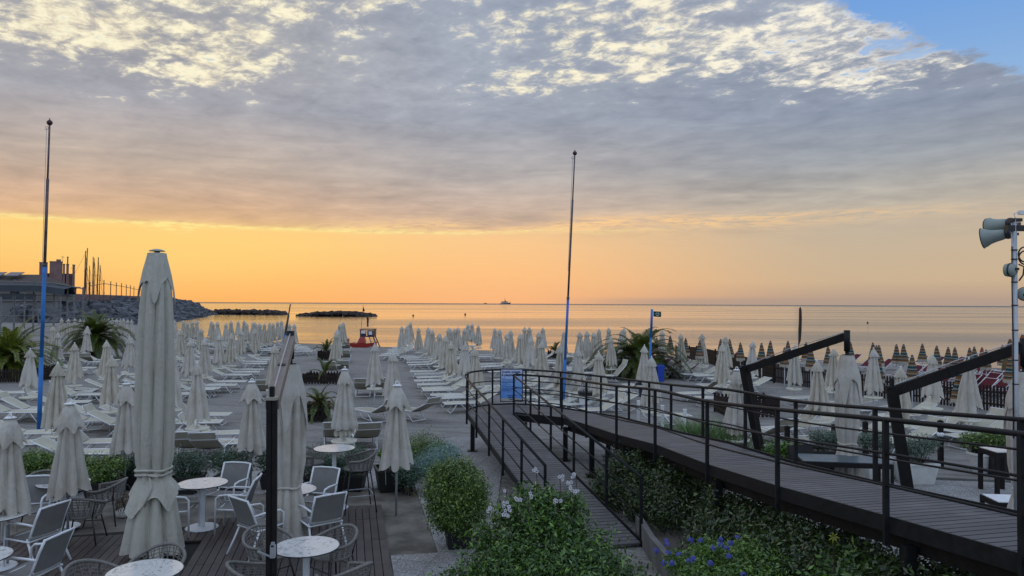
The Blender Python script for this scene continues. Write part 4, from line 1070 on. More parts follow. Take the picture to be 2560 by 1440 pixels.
C_PE = planter(1882, 1046, 1.75, 1.5, 0.66, 'picket enclosure round the pleated umbrella behind the ramp')
C_P1 = planter(14, 958, 2.1, 2.0, 0.68, 'picket planter under the large left palm')
C_P7 = planter(1388, 897, 0.9, 0.9, 0.55, 'small picket planter left of the central flagpole')

# ------------------------------------------------------------------ palms
def palm(c, label, n, L, th, seed, leaf='frond', tr=0.22, droop=1.0, up=0.2, wd=0.34):
    rr = random.Random(seed)
    t = thing('palm', label, 'palm', c)
    if th > 0.1:
        prof = []
        for i in range(14):
            z = -0.15 + (th + 0.3) * i / 13; prof.append((tr * (1.15 - 0.12 * math.sin(i * 1.1) - 0.15 * (i / 13)) * (1.12 if i % 2 else 0.92), z))
        prof.append((0.02, th + 0.35))
        part('trunk', MB().lathe(prof, 12), M['trunk'], t, True)
    fr = MB(); ribs = MB()
    for k in range(n):
        q = (k + 0.5) / n
        el = R(76 - 88 * q ** 0.9 + rr.uniform(-8, 8)) if n > 12 else R(rr.uniform(25, 75))
        azm = k * 2.39996 + rr.uniform(-.25, .25)
        Lk = L * rr.uniform(0.82, 1.1) * (0.75 + 0.25 * min(1, q * 3))
        p = Vector((0, 0, th + up)); d = Vector((math.cos(azm) * math.cos(el), math.sin(azm) * math.cos(el), math.sin(el)))
        seg = 12; pts = [p.copy()]; h0 = Vector((math.cos(azm), math.sin(azm), 0))
        for i in range(seg):
            s = Lk / seg; bend = (0.5 + 1.5 * i / seg) * droop * 0.13
            d = (d + Vector((0, 0, -bend)) ).normalized(); p = p + d * s; pts.append(p.copy())
        ribs.tube(pts, [0.020 * (1 - 0.85 * i / seg) + .003 for i in range(seg + 1)], 4)
        m_ = int(Lk * 40)
        for j in range(m_):
            u = 0.10 + 0.9 * (j + rr.uniform(-.3, .3)) / m_; u = min(0.995, max(0.08, u))
            x = u * seg; i = min(seg - 1, int(x)); b0 = pts[i].lerp(pts[i + 1], x - i); tg = (pts[i + 1] - pts[i]).normalized()
            side = tg.cross(ZV); 
            if side.length < .05: side = Vector((-h0.y, h0.x, 0))
            side.normalize(); upv = side.cross(tg)
            ll = wd * (0.35 + 0.65 * math.sin(min(1, u * 1.15 + .12) * pi) ** 0.7) * rr.uniform(.85, 1.15) * (Lk / 2.2 if Lk > 1 else .55)
            for sg in (-1, 1):
                dirv = (side * sg * 0.72 + tg * 0.62 + upv * (0.28 + rr.uniform(-.12, .12)) - ZV * 0.12).normalized()
                e = b0 + dirv * ll - ZV * ll * 0.16; mid = b0 + dirv * ll * 0.5
                wv = dirv.cross(upv).normalized() * 0.013 * (1.05 if Lk > 1 else .8)
                fr.add([b0 - wv * .5, b0 + wv * .5, mid + wv, mid - wv, e], [(0, 1, 2, 3), (3, 2, 4)])
    part('rib', ribs, M['stem'], t); part('fronds', fr, M[leaf], t)
    return t
g = at_ground(22, 945); palm((g.x, g.y, g.z), 'large palm with bright yellow-green fronds at the left edge', 62, 3.0, 0.85, 1, 'frond_yellow', 0.30, 0.80, 0.2, 0.36)
g = at_ground(238, 897); palm((g.x, g.y, g.z), 'large dark palm left of the tall closed canopy', 54, 2.9, 1.35, 2, 'frond', 0.34, 1.0, .2, .42)
g = at_ground(1600, 942); palm((g.x, g.y, g.z), 'large dark palm beside the green flag pole', 64, 3.3, 0.70, 3, 'frond', 0.30, 1.15, .2, .42)
palm((C_P4.x, C_P4.y, gz(C_P4.x, C_P4.y) + .2), 'small leaning palm in the farthest aisle planter', 11, 1.35, 0.15, 4, 'frond', 0.12, 0.9)
palm((C_P5.x + .05, C_P5.y, .15), 'sprouting palm of few arching fronds in the wide planter', 7, 1.25, 0.12, 15, 'frond', 0.10, 1.0)
palm((C_P6.x + .1, C_P6.y, .2), 'bushy palm with pale green fronds nearest the deck', 22, 1.15, 0.12, 6, 'frond', 0.12, 1.0)
palm((C_P7.x, C_P7.y, gz(C_P7.x, C_P7.y) + .2), 'little palm in the planter left of the central flagpole', 12, 1.1, 0.12, 7, 'frond', 0.1, 0.9)

# ------------------------------------------------------------------ flagpoles, flags, tower, bins
def flagpole(base, top, split, label, ball=True, r=0.062):
    t = thing('flagpole', label, 'flagpole', base); d = Vector(top) - Vector(base)
    part('lower_pole', MB().tube([(0, 0, -.3), d * (split * .45)], r, 10).tube([d * (split * .45), d * split], r * .86, 10), M['blue'], t, True)
    part('upper_pole', MB().tube([d * split, d * .82], r * .68, 10).tube([d * .82, d], r * .42, 8), M['rusty'], t, True)
    part('collar', MB().tube([d * (split - .004), d * (split + .006)], r * .98, 10), M['rusty'], t, True)
    if ball:
        mb = MB(); c = d * 1.003
        mb.lathe([(0, -.085), (.05, -.065), (.08, -.02), (.08, .02), (.05, .065), (.015, .085), (.012, .13), (0, .135)], 14, c)
        part('finial', mb, M['finial'], t, True)
        hal = d * 0.985
        part('halyard', MB().tube([hal + Vector((-.07, -.02, 0)), hal * .8 + Vector((-.06, -.03, 0)), hal * .55 + Vector((-.05, -.03, 0))], 0.008, 4), M['grey_metal'], t)
        part('pulley', MB().tube([hal + Vector((-.07 + .045 * math.cos(a), -.02, .045 * math.sin(a))) for a in np.linspace(0, 2 * pi, 11)[:-1]], .008, 4, closed=True), M['grey_metal'], t)
    return t
b0 = at_ground(97, 1082); tp = at_d(124, 309, b0.y)
flagpole(b0, tp, (1082 - 665) / (1082 - 309), 'very tall blue and rusty flagpole with a ball at the left')
tp = at_d(1437, 385, 27.0); b0 = at_d(1407, 1022, 27.0); b0.z = 0
flagpole(b0, tp, (1022 - 740) / (1022 - 385) * .98, 'very tall flagpole with a ball rising behind the ramp', r=0.055)
b0 = at_d(700, 930, 45); b0.z = 0; tp = at_d(726, 760, 45)
flagpole(b0, tp, 0.52, 'short blue pole with brown top behind the cantilever arm', False, 0.095)
# green recycling flag
b0 = at_d(1623, 965, 36); b0.z = 0; tp = at_d(1630, 773, 36)
t = thing('flag_pole', 'light blue pole flying a small green recycling flag', 'flagpole', b0); d = tp - b0
part('lower_pole', MB().tube([(0, 0, -.2), d * .62], .055, 10), M['blue'], t, True)
part('upper_pole', MB().tube([d * .62, d], .06, 10), M['blue'], t, True)
M['flag_green'] = mat('green_flag', (0.004, 0.07, 0.035), 0.8, 0.1, 3)
fx = d + Vector((0.07, 0, -0.10)); W, Hh = 0.38, 0.26
def fpt(u, v, o=0): return fx + Vector((u * W, 0.03 * math.sin(u * 7) - o, -v * Hh - 0.02 * u))
fl_ = part('flag', MB().sheet([[fpt(u, v) for u in np.linspace(0, 1, 9)] for v in (0, .25, .5, .75, 1)]).sheet([[fpt(u, v, -.006) for u in np.linspace(0, 1, 9)] for v in (0, .25, .5, .75, 1)]), M['flag_green'], t)
em = MB()
for k in range(3):
    a0_ = 2 * pi * k / 3 + pi / 2
    ring = []
    for q in range(6):
        a = a0_ + R(12) + R(72) * q / 5; ring.append((a, .20, .30))
    pts = [(math.cos(a) * ri, math.sin(a) * ri) for a, ri, ro in ring]; pto = [(math.cos(a) * ro, math.sin(a) * ro) for a, ri, ro in ring]
    def m3(p): return fpt(0.5 + p[0] * Hh / W, 0.5 - p[1], 0.008)
    em.sheet([[m3(p) for p in pts], [m3(p) for p in pto]])
    a = a0_ + R(84); e = a + R(26)
    em.add([m3((math.cos(a) * .13, math.sin(a) * .13)), m3((math.cos(a) * .37, math.sin(a) * .37)), m3((math.cos(e) * .25, math.sin(e) * .25))], [(0, 1, 2)])
part('recycling_emblem', em, M['white'], fl_)
# dark feather banner
b0 = at_d(1996, 905, 50); b0.z = gz(b0.x, b0.y); h = at_d(2003, 767, 50).z - b0.z
t = thing('feather_banner', 'slim dark feather banner standing at the water beyond the fence', 'banner', b0)
part('pole', MB().tube([(0, 0, 0), (.02, 0, h * .6), (.12, 0, h * .97)], .025, 6), M['rusty'], t)
out = [(0.0, .30), (.17, .42), (.22, .6), (.24, .8), (.22, .95), (.15, 1.0), (.06, .97), (.02, .6)]
mb = MB(); n = len(out); mb.add([(x, .02, z * h) for x, z in out] + [(x, -.02, z * h) for x, z in out], [tuple(range(n)), tuple(range(n, 2 * n))[::-1]] + [(i, (i + 1) % n, n + (i + 1) % n, n + i) for i in range(n)])
part('cloth', mb, M['brown_cloth'], t)
# lifeguard tower and rescue boat
D = 74.0; g = at_d(920, 868, D); g.z = gz(g.x, g.y)
t = thing('lifeguard_tower', 'wooden lifeguard tower with dark panels and posters at the water', 'tower', g)
s = D / FPX; zc_ = at_d(920, 841, D).z - g.z; zt = at_d(920, 823, D).z - g.z
for sx in (-1, 1):
    for sy in (-1, 1):
        part('leg', MB().bar((sx * 1.05, sy * .75, 0), (sx * .62, sy * .5, zc_), .09, .09), M['rusty'], t)
part('platform', MB().box((0, 0, zc_), (1.4, 1.2, .08)), M['rusty'], t)
for cx, w_ in ((-.36, .58), (.34, .62)): part('panel', MB().box((cx, -.58, (zc_ + zt) / 2 - .05), (w_, .05, (zt - zc_) * .92)), M['navy'], t)
for sx in (-.68, .68): part('side_panel', MB().box((sx, 0, (zc_ + zt) / 2), (.05, 1.1, zt - zc_)), M['finial'], t)
part('top_rail', MB().box((0, -.58, zt), (1.5, .08, .07)).box((0, .58, zt), (1.5, .08, .07)), M['rusty'], t)
part('poster', MB().box((-.36, -.62, zc_ + .46), (.44, .02, .30)), M['white'], t); part('poster', MB().box((.34, -.62, zc_ + .36), (.34, .02, .34)), M['white'], t)
part('slide_panel', MB().bar((-.9, -.7, .5), (-.62, -.55, zc_ - .1), .5, .05), M['white_metal'], t)
ld = MB()
for sx in (.2, .62): ld.bar((sx + .45, -.95, 0), (sx, -.55, zc_), .06, .06)
for q in (.2, .4, .6, .8): ld.bar((.2 + .45 * (1 - q), -.95 + .4 * q, zc_ * q), (.62 + .45 * (1 - q), -.95 + .4 * q, zc_ * q), .04, .04)
part('ladder', ld, M['rusty'], t)
part('lifebuoy', MB().tube([(-.32 + .19 * math.cos(a), -.78, zc_ * .42 + .19 * math.sin(a)) for a in np.linspace(0, 2 * pi, 15)[:-1]], .07, 6, closed=True), M['rubber'], t)
ht = at_d(917, 791, D).z - g.z
su = thing('tower_umbrella', 'closed brown umbrella sticking up from the lifeguard tower', 'umbrella', (g.x - .05, g.y, g.z + zc_))
part('pole', MB().tube([(0, 0, 0), (0, 0, ht - zc_)], .025, 6), M['white_metal'], su)
part('canopy', cloth(1.0, [(0, .02), (.2, .10), (.4, .085), (.9, .065), (1, .11)], 7, .25, .05, 3, ht - zc_, 10, 5), M['brown_cloth'], su, True)
hm = at_d(909, 762, D).z - g.z
ms = thing('signal_mast', 'thin leaning mast with a small dark red flag on the lifeguard tower', 'mast', (g.x - .6, g.y - .55, g.z + zt))
part('pole', MB().tube([(0, 0, 0), (.2, 0, hm - zt)], .022, 5), M['rusty'], ms)
part('pennant', MB().add([(.17, 0, hm - zt - .1), (.36, .05, hm - zt - .62), (.14, 0, hm - zt - .7), (.17, .02, hm - zt - .1), (.36, .07, hm - zt - .62), (.14, .02, hm - zt - .7)], [(0, 1, 2), (3, 5, 4)]), M['finial'], ms)
t = thing('rescue_boat', 'red twin hulled rescue rowing boat on the sand by the lifeguard tower', 'boat', (g.x - .3, g.y - 2.2, gz(g.x, g.y - 2.2)))
for sy in (-.5, .5):
    mb = MB(); rows = []
    for x, w_, zb, ztop in [(-1.5, .03, .32, .42), (-1.05, .20, .10, .42), (-.3, .24, .04, .40), (.5, .24, .04, .40), (1.05, .2, .10, .44), (1.5, .03, .40, .56)]:
        rows.append([(x, sy - w_, ztop), (x, sy - w_ * .7, zb), (x, sy + w_ * .7, zb), (x, sy + w_, ztop)])
    mb.sheet(rows, 0, True); part('hull', mb, M['boat_red'], t)
part('thwart', MB().box((0, 0, .46), (.5, 1.5, .08)).box((-.75, 0, .44), (.2, 1.4, .06)), M['boat_red'], t)
part('stern_board', MB().box((-1.2, 0, .62), (.12, .6, .5)), M['boat_red'], t)
part('backrest', MB().add([(-.25, -.4, .5), (.5, -.4, .5), (.35, -.3, 1.05), (-.05, -.3, .95), (-.25, .4, .5), (.5, .4, .5), (.35, .3, 1.05), (-.05, .3, .95)], [(0, 1, 2, 3), (4, 7, 6, 5), (0, 4, 5, 1), (1, 5, 6, 2), (2, 6, 7, 3), (3, 7, 4, 0)]), M['boat_red'], t)
def bin_(px, py, w_, h, m_, lidm, label, lidh=.08):
    c = at_ground(px, py)
    t = thing('litter_bin', label, 'bin', c)
    part('body', MB().add([(x * w_ * .5 * k, y * w_ * .5 * k, z) for z, k in ((0, .82), (h, 1)) for x, y in ((-1, -1), (1, -1), (1, 1), (-1, 1))], [(0, 1, 5, 4), (1, 2, 6, 5), (2, 3, 7, 6), (3, 0, 4, 7), (3, 2, 1, 0), (4, 5, 6, 7)]), M[m_], t)
    l = part('lid', MB().box((0, 0, h + lidh / 2 + .003), (w_ * 1.1, w_ * 1.1, lidh)), M[lidm], t)
    part('handle', MB().tube([(-.08, 0, h + lidh), (-.08, 0, h + lidh + .07), (.08, 0, h + lidh + .07), (.08, 0, h + lidh)], .014, 5), M[lidm], l)
    return t
b_ = bin_(1464, 1032, .46, .62, 'white', 'pot_black', 'white bin with a dark lid behind the ramp', .13)
part('emblem', MB().box((.04, -.232, .50), (.14, .01, .07)), M['flag_green'], b_)
bin_(1651, 955, .34, .74, 'bin_blue', 'bin_blue', 'bright blue bin right of the big palm')
bin_(1606, 992, .30, .58, 'navy', 'navy', 'navy blue bin beside a lounger behind the railing')
# white posts with a sagging rope
pp = [at_ground(1424, 1012 + 18), at_ground(1502, 1034), at_ground(1596, 1056), at_ground(1656, 1070), at_ground(1712, 1082)]
pn = ['leftmost white rope post behind the ramp', 'white rope post right of the white bin', 'white rope post below the leaning umbrella', 'white rope post second from the right', 'rightmost white rope post by the grassy plants']
for i, (p, lb) in enumerate(zip(pp, pn)):
    t = thing('rope_post', lb, 'post', p, 0, 'white rope posts behind the ramp')
    part('post', MB().box((0, 0, .32), (.085, .085, .70)), M['white'], t)
    part('cap', MB().box((0, 0, .69), (.10, .10, .035)), M['white'], t)
    if i < 4:
        d = pp[i + 1] - p; part('rope', MB().tube([(d.x * q, d.y * q, .52 - .34 * math.sin(q * pi)) for q in np.linspace(0.02, .98, 12)], .018, 5), M['white_metal'], t)

# ------------------------------------------------------------------ the big canopies
def big_canopy(L, z0, seed, prof, n, skirt, ph):
    body = cloth(L, prof, n, 0.26, 0.05, seed, z0, 44, 12)
    ts = [p[0] for p in prof]; rs_ = [p[1] for p in prof]
    sk = MB(); N = 120; out = []; rr = random.Random(seed + 2)
    for i in range(13):
        t = i / 12; row = []
        for k in range(N):
            th = 2 * pi * k / N
            c4 = abs(math.cos(2 * (th + ph)))                       # eight panels, four long hanging corners
            ln = skirt * (0.62 + 0.55 * c4 ** 5 + 0.06 * math.sin(5 * th + seed))
            dz = ln * t
            r = float(np.interp(dz / L, ts, rs_)) * (1.10 + .05 * t) + .012
            r *= 1 + (0.07 * (c4 ** 3) - .03 + .05 * math.sin(9 * th + seed)) * min(1, t * 2.5)
            row.append((r * math.cos(th), r * math.sin(th), z0 - 0.004 - dz))
        out.append(row)
    sk.sheet(out, 0, True)
    return body, sk
def belt(body_r, z, mbx):
    return mbx.tube([(body_r * (1 + .05 * math.sin(7 * a)) * math.cos(a), body_r * (1 + .05 * math.sin(7 * a)) * math.sin(a), z + .012 * math.sin(3 * a)) for a in np.linspace(0, 2 * pi, 40)[:-1]], 0.022, 6, closed=True, flat=1.0)
c = at_d(381, 1395, 11.1); zt = at_d(381, 622, 11.1).z
t = thing('tall_closed_canopy', 'very tall closed grey canvas canopy tied low, standing on the deck', 'umbrella', (c.x, c.y, 0.05))
H = zt - 0.05; L = H - 0.17
body, sk = big_canopy(L, H - 0.062, 12, [(0, .125), (.02, .14), (.06, .175), (.13, .225), (.25, .255), (.40, .275), (.60, .285), (.70, .265), (.735, .225), (.76, .235), (.81, .30), (.9, .375), (1, .46)], 8, 0.66, 1.25)
body.v = [(x * (.87 if z > 1.2 else .84), y * (.87 if z > 1.2 else .84), z) for x, y, z in body.v]; sk.v = [(x * .87, y * .87, z) for x, y, z in sk.v]
cb = part('canopy', body, M['canvas_big'], t, True)
part('top_flounce', sk, M['canvas_big'], cb, True)
fl2 = MB(); out = []
for i in range(12):
    q = i / 11; row_ = []
    for k in range(120):
        th = 2 * pi * k / 120; c4 = abs(math.cos(2 * th + .9)); ln = .22 + .26 * c4 ** 4 + .10 * max(0, math.sin(th - 2.6)) + .03 * math.sin(7 * th)
        r = .225 + (.16 + .05 * c4) * q ** .8 + .018 * math.sin(11 * th + 2) * q + .02 * math.sin(5 * th) * q
        row_.append((r * math.cos(th), r * math.sin(th), H - .09 - L * .745 - ln * q))
    out.append(row_)
fl2.sheet([[(x * .86, y * .86, z) for x, y, z in q_] for q_ in out], 0, True)
part('lower_flounce', fl2, M['canvas_big'], cb, True)
bl = belt(.232, H - 0.09 - L * .735, MB()); bl2 = belt(.238, H - 0.09 - L * .720, bl)
bl2.tube([(.05, -.25, H - .09 - L * .73), (.12, -.30, H - .09 - L * .77), (.02, -.34, H - .09 - L * .83)], .014, 5).tube([(.04, -.27, H - .09 - L * .73), (.2, -.29, H - .09 - L * .735)], .016, 5)
part('belt', bl2, M['canvas_big'], cb, True)
part('pole', MB().tube([(0, 0, 0), (0, 0, H - .04)], .04, 10), M['grey_metal'], t, True)
part('cap', MB().lathe([(0, H), (.05, H - .005), (.115, H - .030), (.112, H - .038), (.03, H - .04), (.03, H - .09)], 20), M['canvas_big'], t, True)

def cantilever(label, post_base, post_top, hang_xy, hang_top, length, label_c, wd=.15, seed=20, bw=.12):
    t = thing('cantilever_umbrella', label, 'umbrella', post_base)
    o = Vector(post_base)
    pb, pt = Vector((0, 0, 0)), Vector(post_top) - o
    e = Vector((hang_xy[0], hang_xy[1], hang_top)) - o
    d = Vector((e.x, e.y, 0)).normalized()
    pm = MB()
    ax = (pt - pb).normalized()
    for s in (-1, 1):
        off = d.cross(ZV) * (wd * .27 * s); pm.bar(pb + off, pt + off, wd * .44, wd, 0, d)
    part('post', pm, M['black_wood'], t)
    part('post_core', MB().bar(pb + Vector((0, 0, .1)), pt - ax * .05, wd * .2, wd * .7, 0, d), M['black_steel'], t)
    part('post_cap', MB().box(pt + Vector((0, 0, .02)), (wd * 1.0, wd * 1.0, .035)), M['sling_b'] if wd < .13 else M['black_steel'], t)
    part('bracket', MB().bar(pt - ax * .08, pt + Vector((0, 0, .16)), .05, .05), M['black_steel'], t)
    s0 = pt + Vector((0, 0, -.05)) + d * .04
    bm = part('beam', MB().bar(s0, e, .085 if wd > .13 else .15, bw, 0), M['black_wood'] if wd > .13 else M['rusty_beam'], t)
    mid = s0.lerp(e, .46); part('joint', MB().bar(mid - (e - s0).normalized() * .04, mid + (e - s0).normalized() * .04, .10, bw + .02), M['black_steel'], bm)
    part('cable', MB().tube([s0 + Vector((0, 0, .1)), s0.lerp(e, .5) + Vector((0, 0, bw * .9)), e + Vector((0, 0, .10))], .008, 4), M['grey_metal'], bm)
    z1 = hang_top - o.z
    hg = Vector((e.x, e.y, z1)) + d * .05
    part('hanger', MB().tube([hg + Vector((0, 0, .14)), hg + Vector((0, 0, -.30))], [.062, .062], 10).tube([hg + Vector((0, 0, -.30)), hg + Vector((0, 0, -.52))], .04, 10).lathe([(.0, -.36), (.10, -.37), (.10, -.40), (0, -.41)], 12, hg), M['black_steel'], t, True)
    ztop = z1 - .38
    body, sk = big_canopy(length, 0, seed, [(0, .11), (.03, .13), (.15, .20), (.35, .225), (.52, .215), (.62, .175), (.655, .150), (.69, .17), (.8, .24), (1, .33)], 8, 0.85, .2 - math.atan2(-hang_xy[1], -hang_xy[0]))
    for mbx in (body, sk): mbx.v = [(x + hg.x, y + hg.y, z + ztop) for x, y, z in mbx.v]
    cb = part('canopy', body, M['canvas'], t, True)
    part('top_flounce', sk, M['canvas'], cb, True)
    bl = belt(.172, ztop - length * .655, MB()); bl.v = [(x + hg.x, y + hg.y, z) for x, y, z in bl.v]; part('belt', bl, M['canvas'], cb, True)
    return t
M['rusty_beam'] = mat('worn_beige_beam', (0.19, 0.155, 0.135), 0.6, 0.2, 4.0)
D = 8.75; pb = at_d(680, 1400, D); pt = at_d(680, 1000, D); hp = at_d(733, 850, 11.6)
tcu = cantilever('black cantilever umbrella post on the deck with beige arm and closed canopy', (pb.x, pb.y, 0.05), (pt.x, pt.y, pt.z), (hp.x - .05, hp.y), hp.z, 2.92, '', .122, 33, .14)
lp = at_d(686, 1372, D)
lk = MB().box((lp.x - pb.x + .01, -.085, lp.z - .05), (.055, .05, .15)).box((lp.x - pb.x + .01, -.09, lp.z + .03), (.035, .04, .05)).bar((lp.x - pb.x, -.10, lp.z - .11), (lp.x - pb.x - .16, -.12, lp.z - .04), .018, .018)
part('crank', lk, M['grey_metal'], tcu)
hp = at_d(2112, 842, 15.5); pt = at_d(1861, 918, 17.2); pb = at_d(1909, 1170, 17.2)
cantilever('leaning dark cantilever umbrella with a closed cream canopy behind the ramp', (pb.x, pb.y, 0), (pt.x, pt.y, pt.z), (hp.x, hp.y), hp.z, 2.80, '', .17, 44, .16)
hp = at_d(2552, 868, 11.6); pt = at_d(2229, 970, 12.1); pb = at_d(2290, 1352, 12.1)
cantilever('nearer dark cantilever umbrella whose long arm reaches the speaker pole', (pb.x, pb.y, 0), (pt.x, pt.y, pt.z), (hp.x, hp.y), hp.z, 2.80, '', .17, 55, .16)

# ------------------------------------------------------------------ café furniture
def mat_marble():
    mt = bpy.data.materials.new('white_marble'); mt.use_nodes = True
    t = NT(mt.node_tree); b = t.n['Principled BSDF']
    tcn = t.new('ShaderNodeTexCoord').outputs['Object']; inf = t.new('ShaderNodeObjectInfo').outputs['Random']
    ad = t.new('ShaderNodeVectorMath', operation='ADD'); t.l.new(tcn, ad.inputs[0]); t.put(ad.inputs[1], t.vec(t.mul(inf, 30), t.mul(inf, 17), 0))
    n1 = t.noise(ad.outputs[0], 3.2, 8, 0.62, 1.6); n2 = t.noise(ad.outputs[0], 9, 6, 0.6, 1.0)
    v = t.smooth(t.m('ABSOLUTE', t.sub(n1, 0.5)), 0.0, 0.035, 1, 0); v2 = t.smooth(t.m('ABSOLUTE', t.sub(n2, 0.5)), 0.0, 0.03, 0.5, 0)
    c = t.mix(t.m('MAXIMUM', t.mul(v, t.smooth(n2, .4, .6)), t.mul(v2, .6)), (0.66, 0.65, 0.63, 1), (0.22, 0.23, 0.25, 1))
    t.put(b.inputs['Base Color'], c); b.inputs['Roughness'].default_value = 0.16; b.inputs['Specular IOR Level'].default_value = 0.5
    return mt
M['marble'] = mat_marble()
def table_kind(h, r, nm='round_table'):
    tp = MB().lathe([(0, h - .012), (r - .004, h - .012), (r, h - .006), (r, h - .003), (r - .004, h), (0, h)], 48)
    ed = MB().lathe([(r + .003, h - .016), (r + .003, h - .004), (r - .012, h - .004 + .0), (r - .012, h - .016), (r + .003, h - .016)], 48)
    un = MB().lathe([(0, h - .03), (.16, h - .03), (.16, h - .0135), (0, h - .0135)], 16)
    pd = MB().box((0, 0, h / 2), (.075, .075, h - .05))
    bs = MB().lathe([(0, .0), (.26, .0), (.265, .008), (.25, .02), (.06, .03), (0, .03)], 32)
    return Kind(nm, 'table', [('tabletop', tp, M['marble'], False, None), ('edge', ed, M['dark_leg'], True, 0), ('underplate', un, M['dark_leg'], False, None), ('pedestal', pd, M['white_metal'], False, None), ('base', bs, M['white_metal'], False, None)])
TK = table_kind(.75, .40); TH = table_kind(1.10, .37, 'bar_table')
DZ = 0.064
for px, D, lb in [(505, 12.5, 'round marble table right of the tall closed canopy, standing clear'), (767, 9.3, 'round marble table in front of the black post, at the bottom'), (364, 8.42, 'round marble table at the bottom edge below the tall canopy'),
                  (157, 12.5, 'round marble table beneath the left bar umbrella'), (-8, 10.6, 'round table at the left edge beside the white armchairs'), (-66, 8.85, 'round table cut off in the lower left corner'), (727, 12.1, 'round marble table half hidden behind the cantilever canopy')]:
    x = at_d(px, 1300, D).x
    TK.place((x, D, DZ), 0.3 + px * .01, lb, 'round café tables', True)
x = at_d(835, 1200, 13.75).x
TH.place((x, 13.75, DZ), .2, 'tall bar table with a round marble top', None, True)

def sling_chair():
    r = .016; fr = MB()
    def sq(pts, w_=.03):
        for a, b_ in zip(pts[:-1], pts[1:]): fr.bar(a, b_, w_, w_ * .8, 0)
    bf = MB()
    for s in (-1, 1):
        x = .265 * s
        fr.tube([(x, .25, 0), (x, .24, .60), (x, .19, .645), (x, .05, .655), (x, -.14, .645), (x * .96, -.26, .63)], r, 8)
        fr.tube([(x, .23, .425), (x, -.2, .40)], r * .9, 8)
        bf.tube([(x * .95, -.16, .40), (x * .95, -.22, .55), (x * .95, -.285, .72), (x * .95, -.36, .885)], r * 1.05, 8)
    legs = []
    for s in (-1, 1):
        x = .265 * s
        legs.append(MB().tube([(x * .96, -.14, .44), (x * 1.02, -.24, .22), (x * 1.06, -.36, 0)], r, 8))
    fr.tube([(-.265, .2, .415), (.265, .2, .415)], r * .8, 8); fr.tube([(-.265, -.18, .40), (.265, -.18, .40)], r * .8, 8)
    bf.tube([(-.252, -.355, .875), (-.12, -.375, .885), (.12, -.375, .885), (.252, -.355, .875)], r, 8); bf.tube([(-.252, -.20, .47), (.252, -.20, .47)], r * .8, 8)
    st = MB()
    for o in (0.0, -.012): st.sheet([[(xx, y, .435 + o - .03 * (1 - (xx / .25) ** 2) * math.sin((y + .2) / .45 * pi) - .03 * (.25 - y)) for xx in np.linspace(-.25, .25, 7)] for y in np.linspace(.25, -.19, 7)])
    bk = MB()
    for o in (0.0, -.012): bk.sheet([[(xx, -.205 - .155 * q + o - .035 * (1 - (xx / .24) ** 2) * (1 - .5 * q) + .012 * math.sin(q * pi), .47 + .41 * q) for xx in np.linspace(-.245, .245, 7)] for q in np.linspace(0, 1, 7)])
    return Kind('armchair', 'chair', [('frame', fr, M['white_metal'], True, None), ('leg', legs[0], M['white_metal'], True, None), ('leg', legs[1], M['white_metal'], True, None), ('seat', st, M['sling_grey'], True, None), ('backrest', bk, M['sling_grey'], True, None), ('back_frame', bf, M['white_metal'], True, 4)])
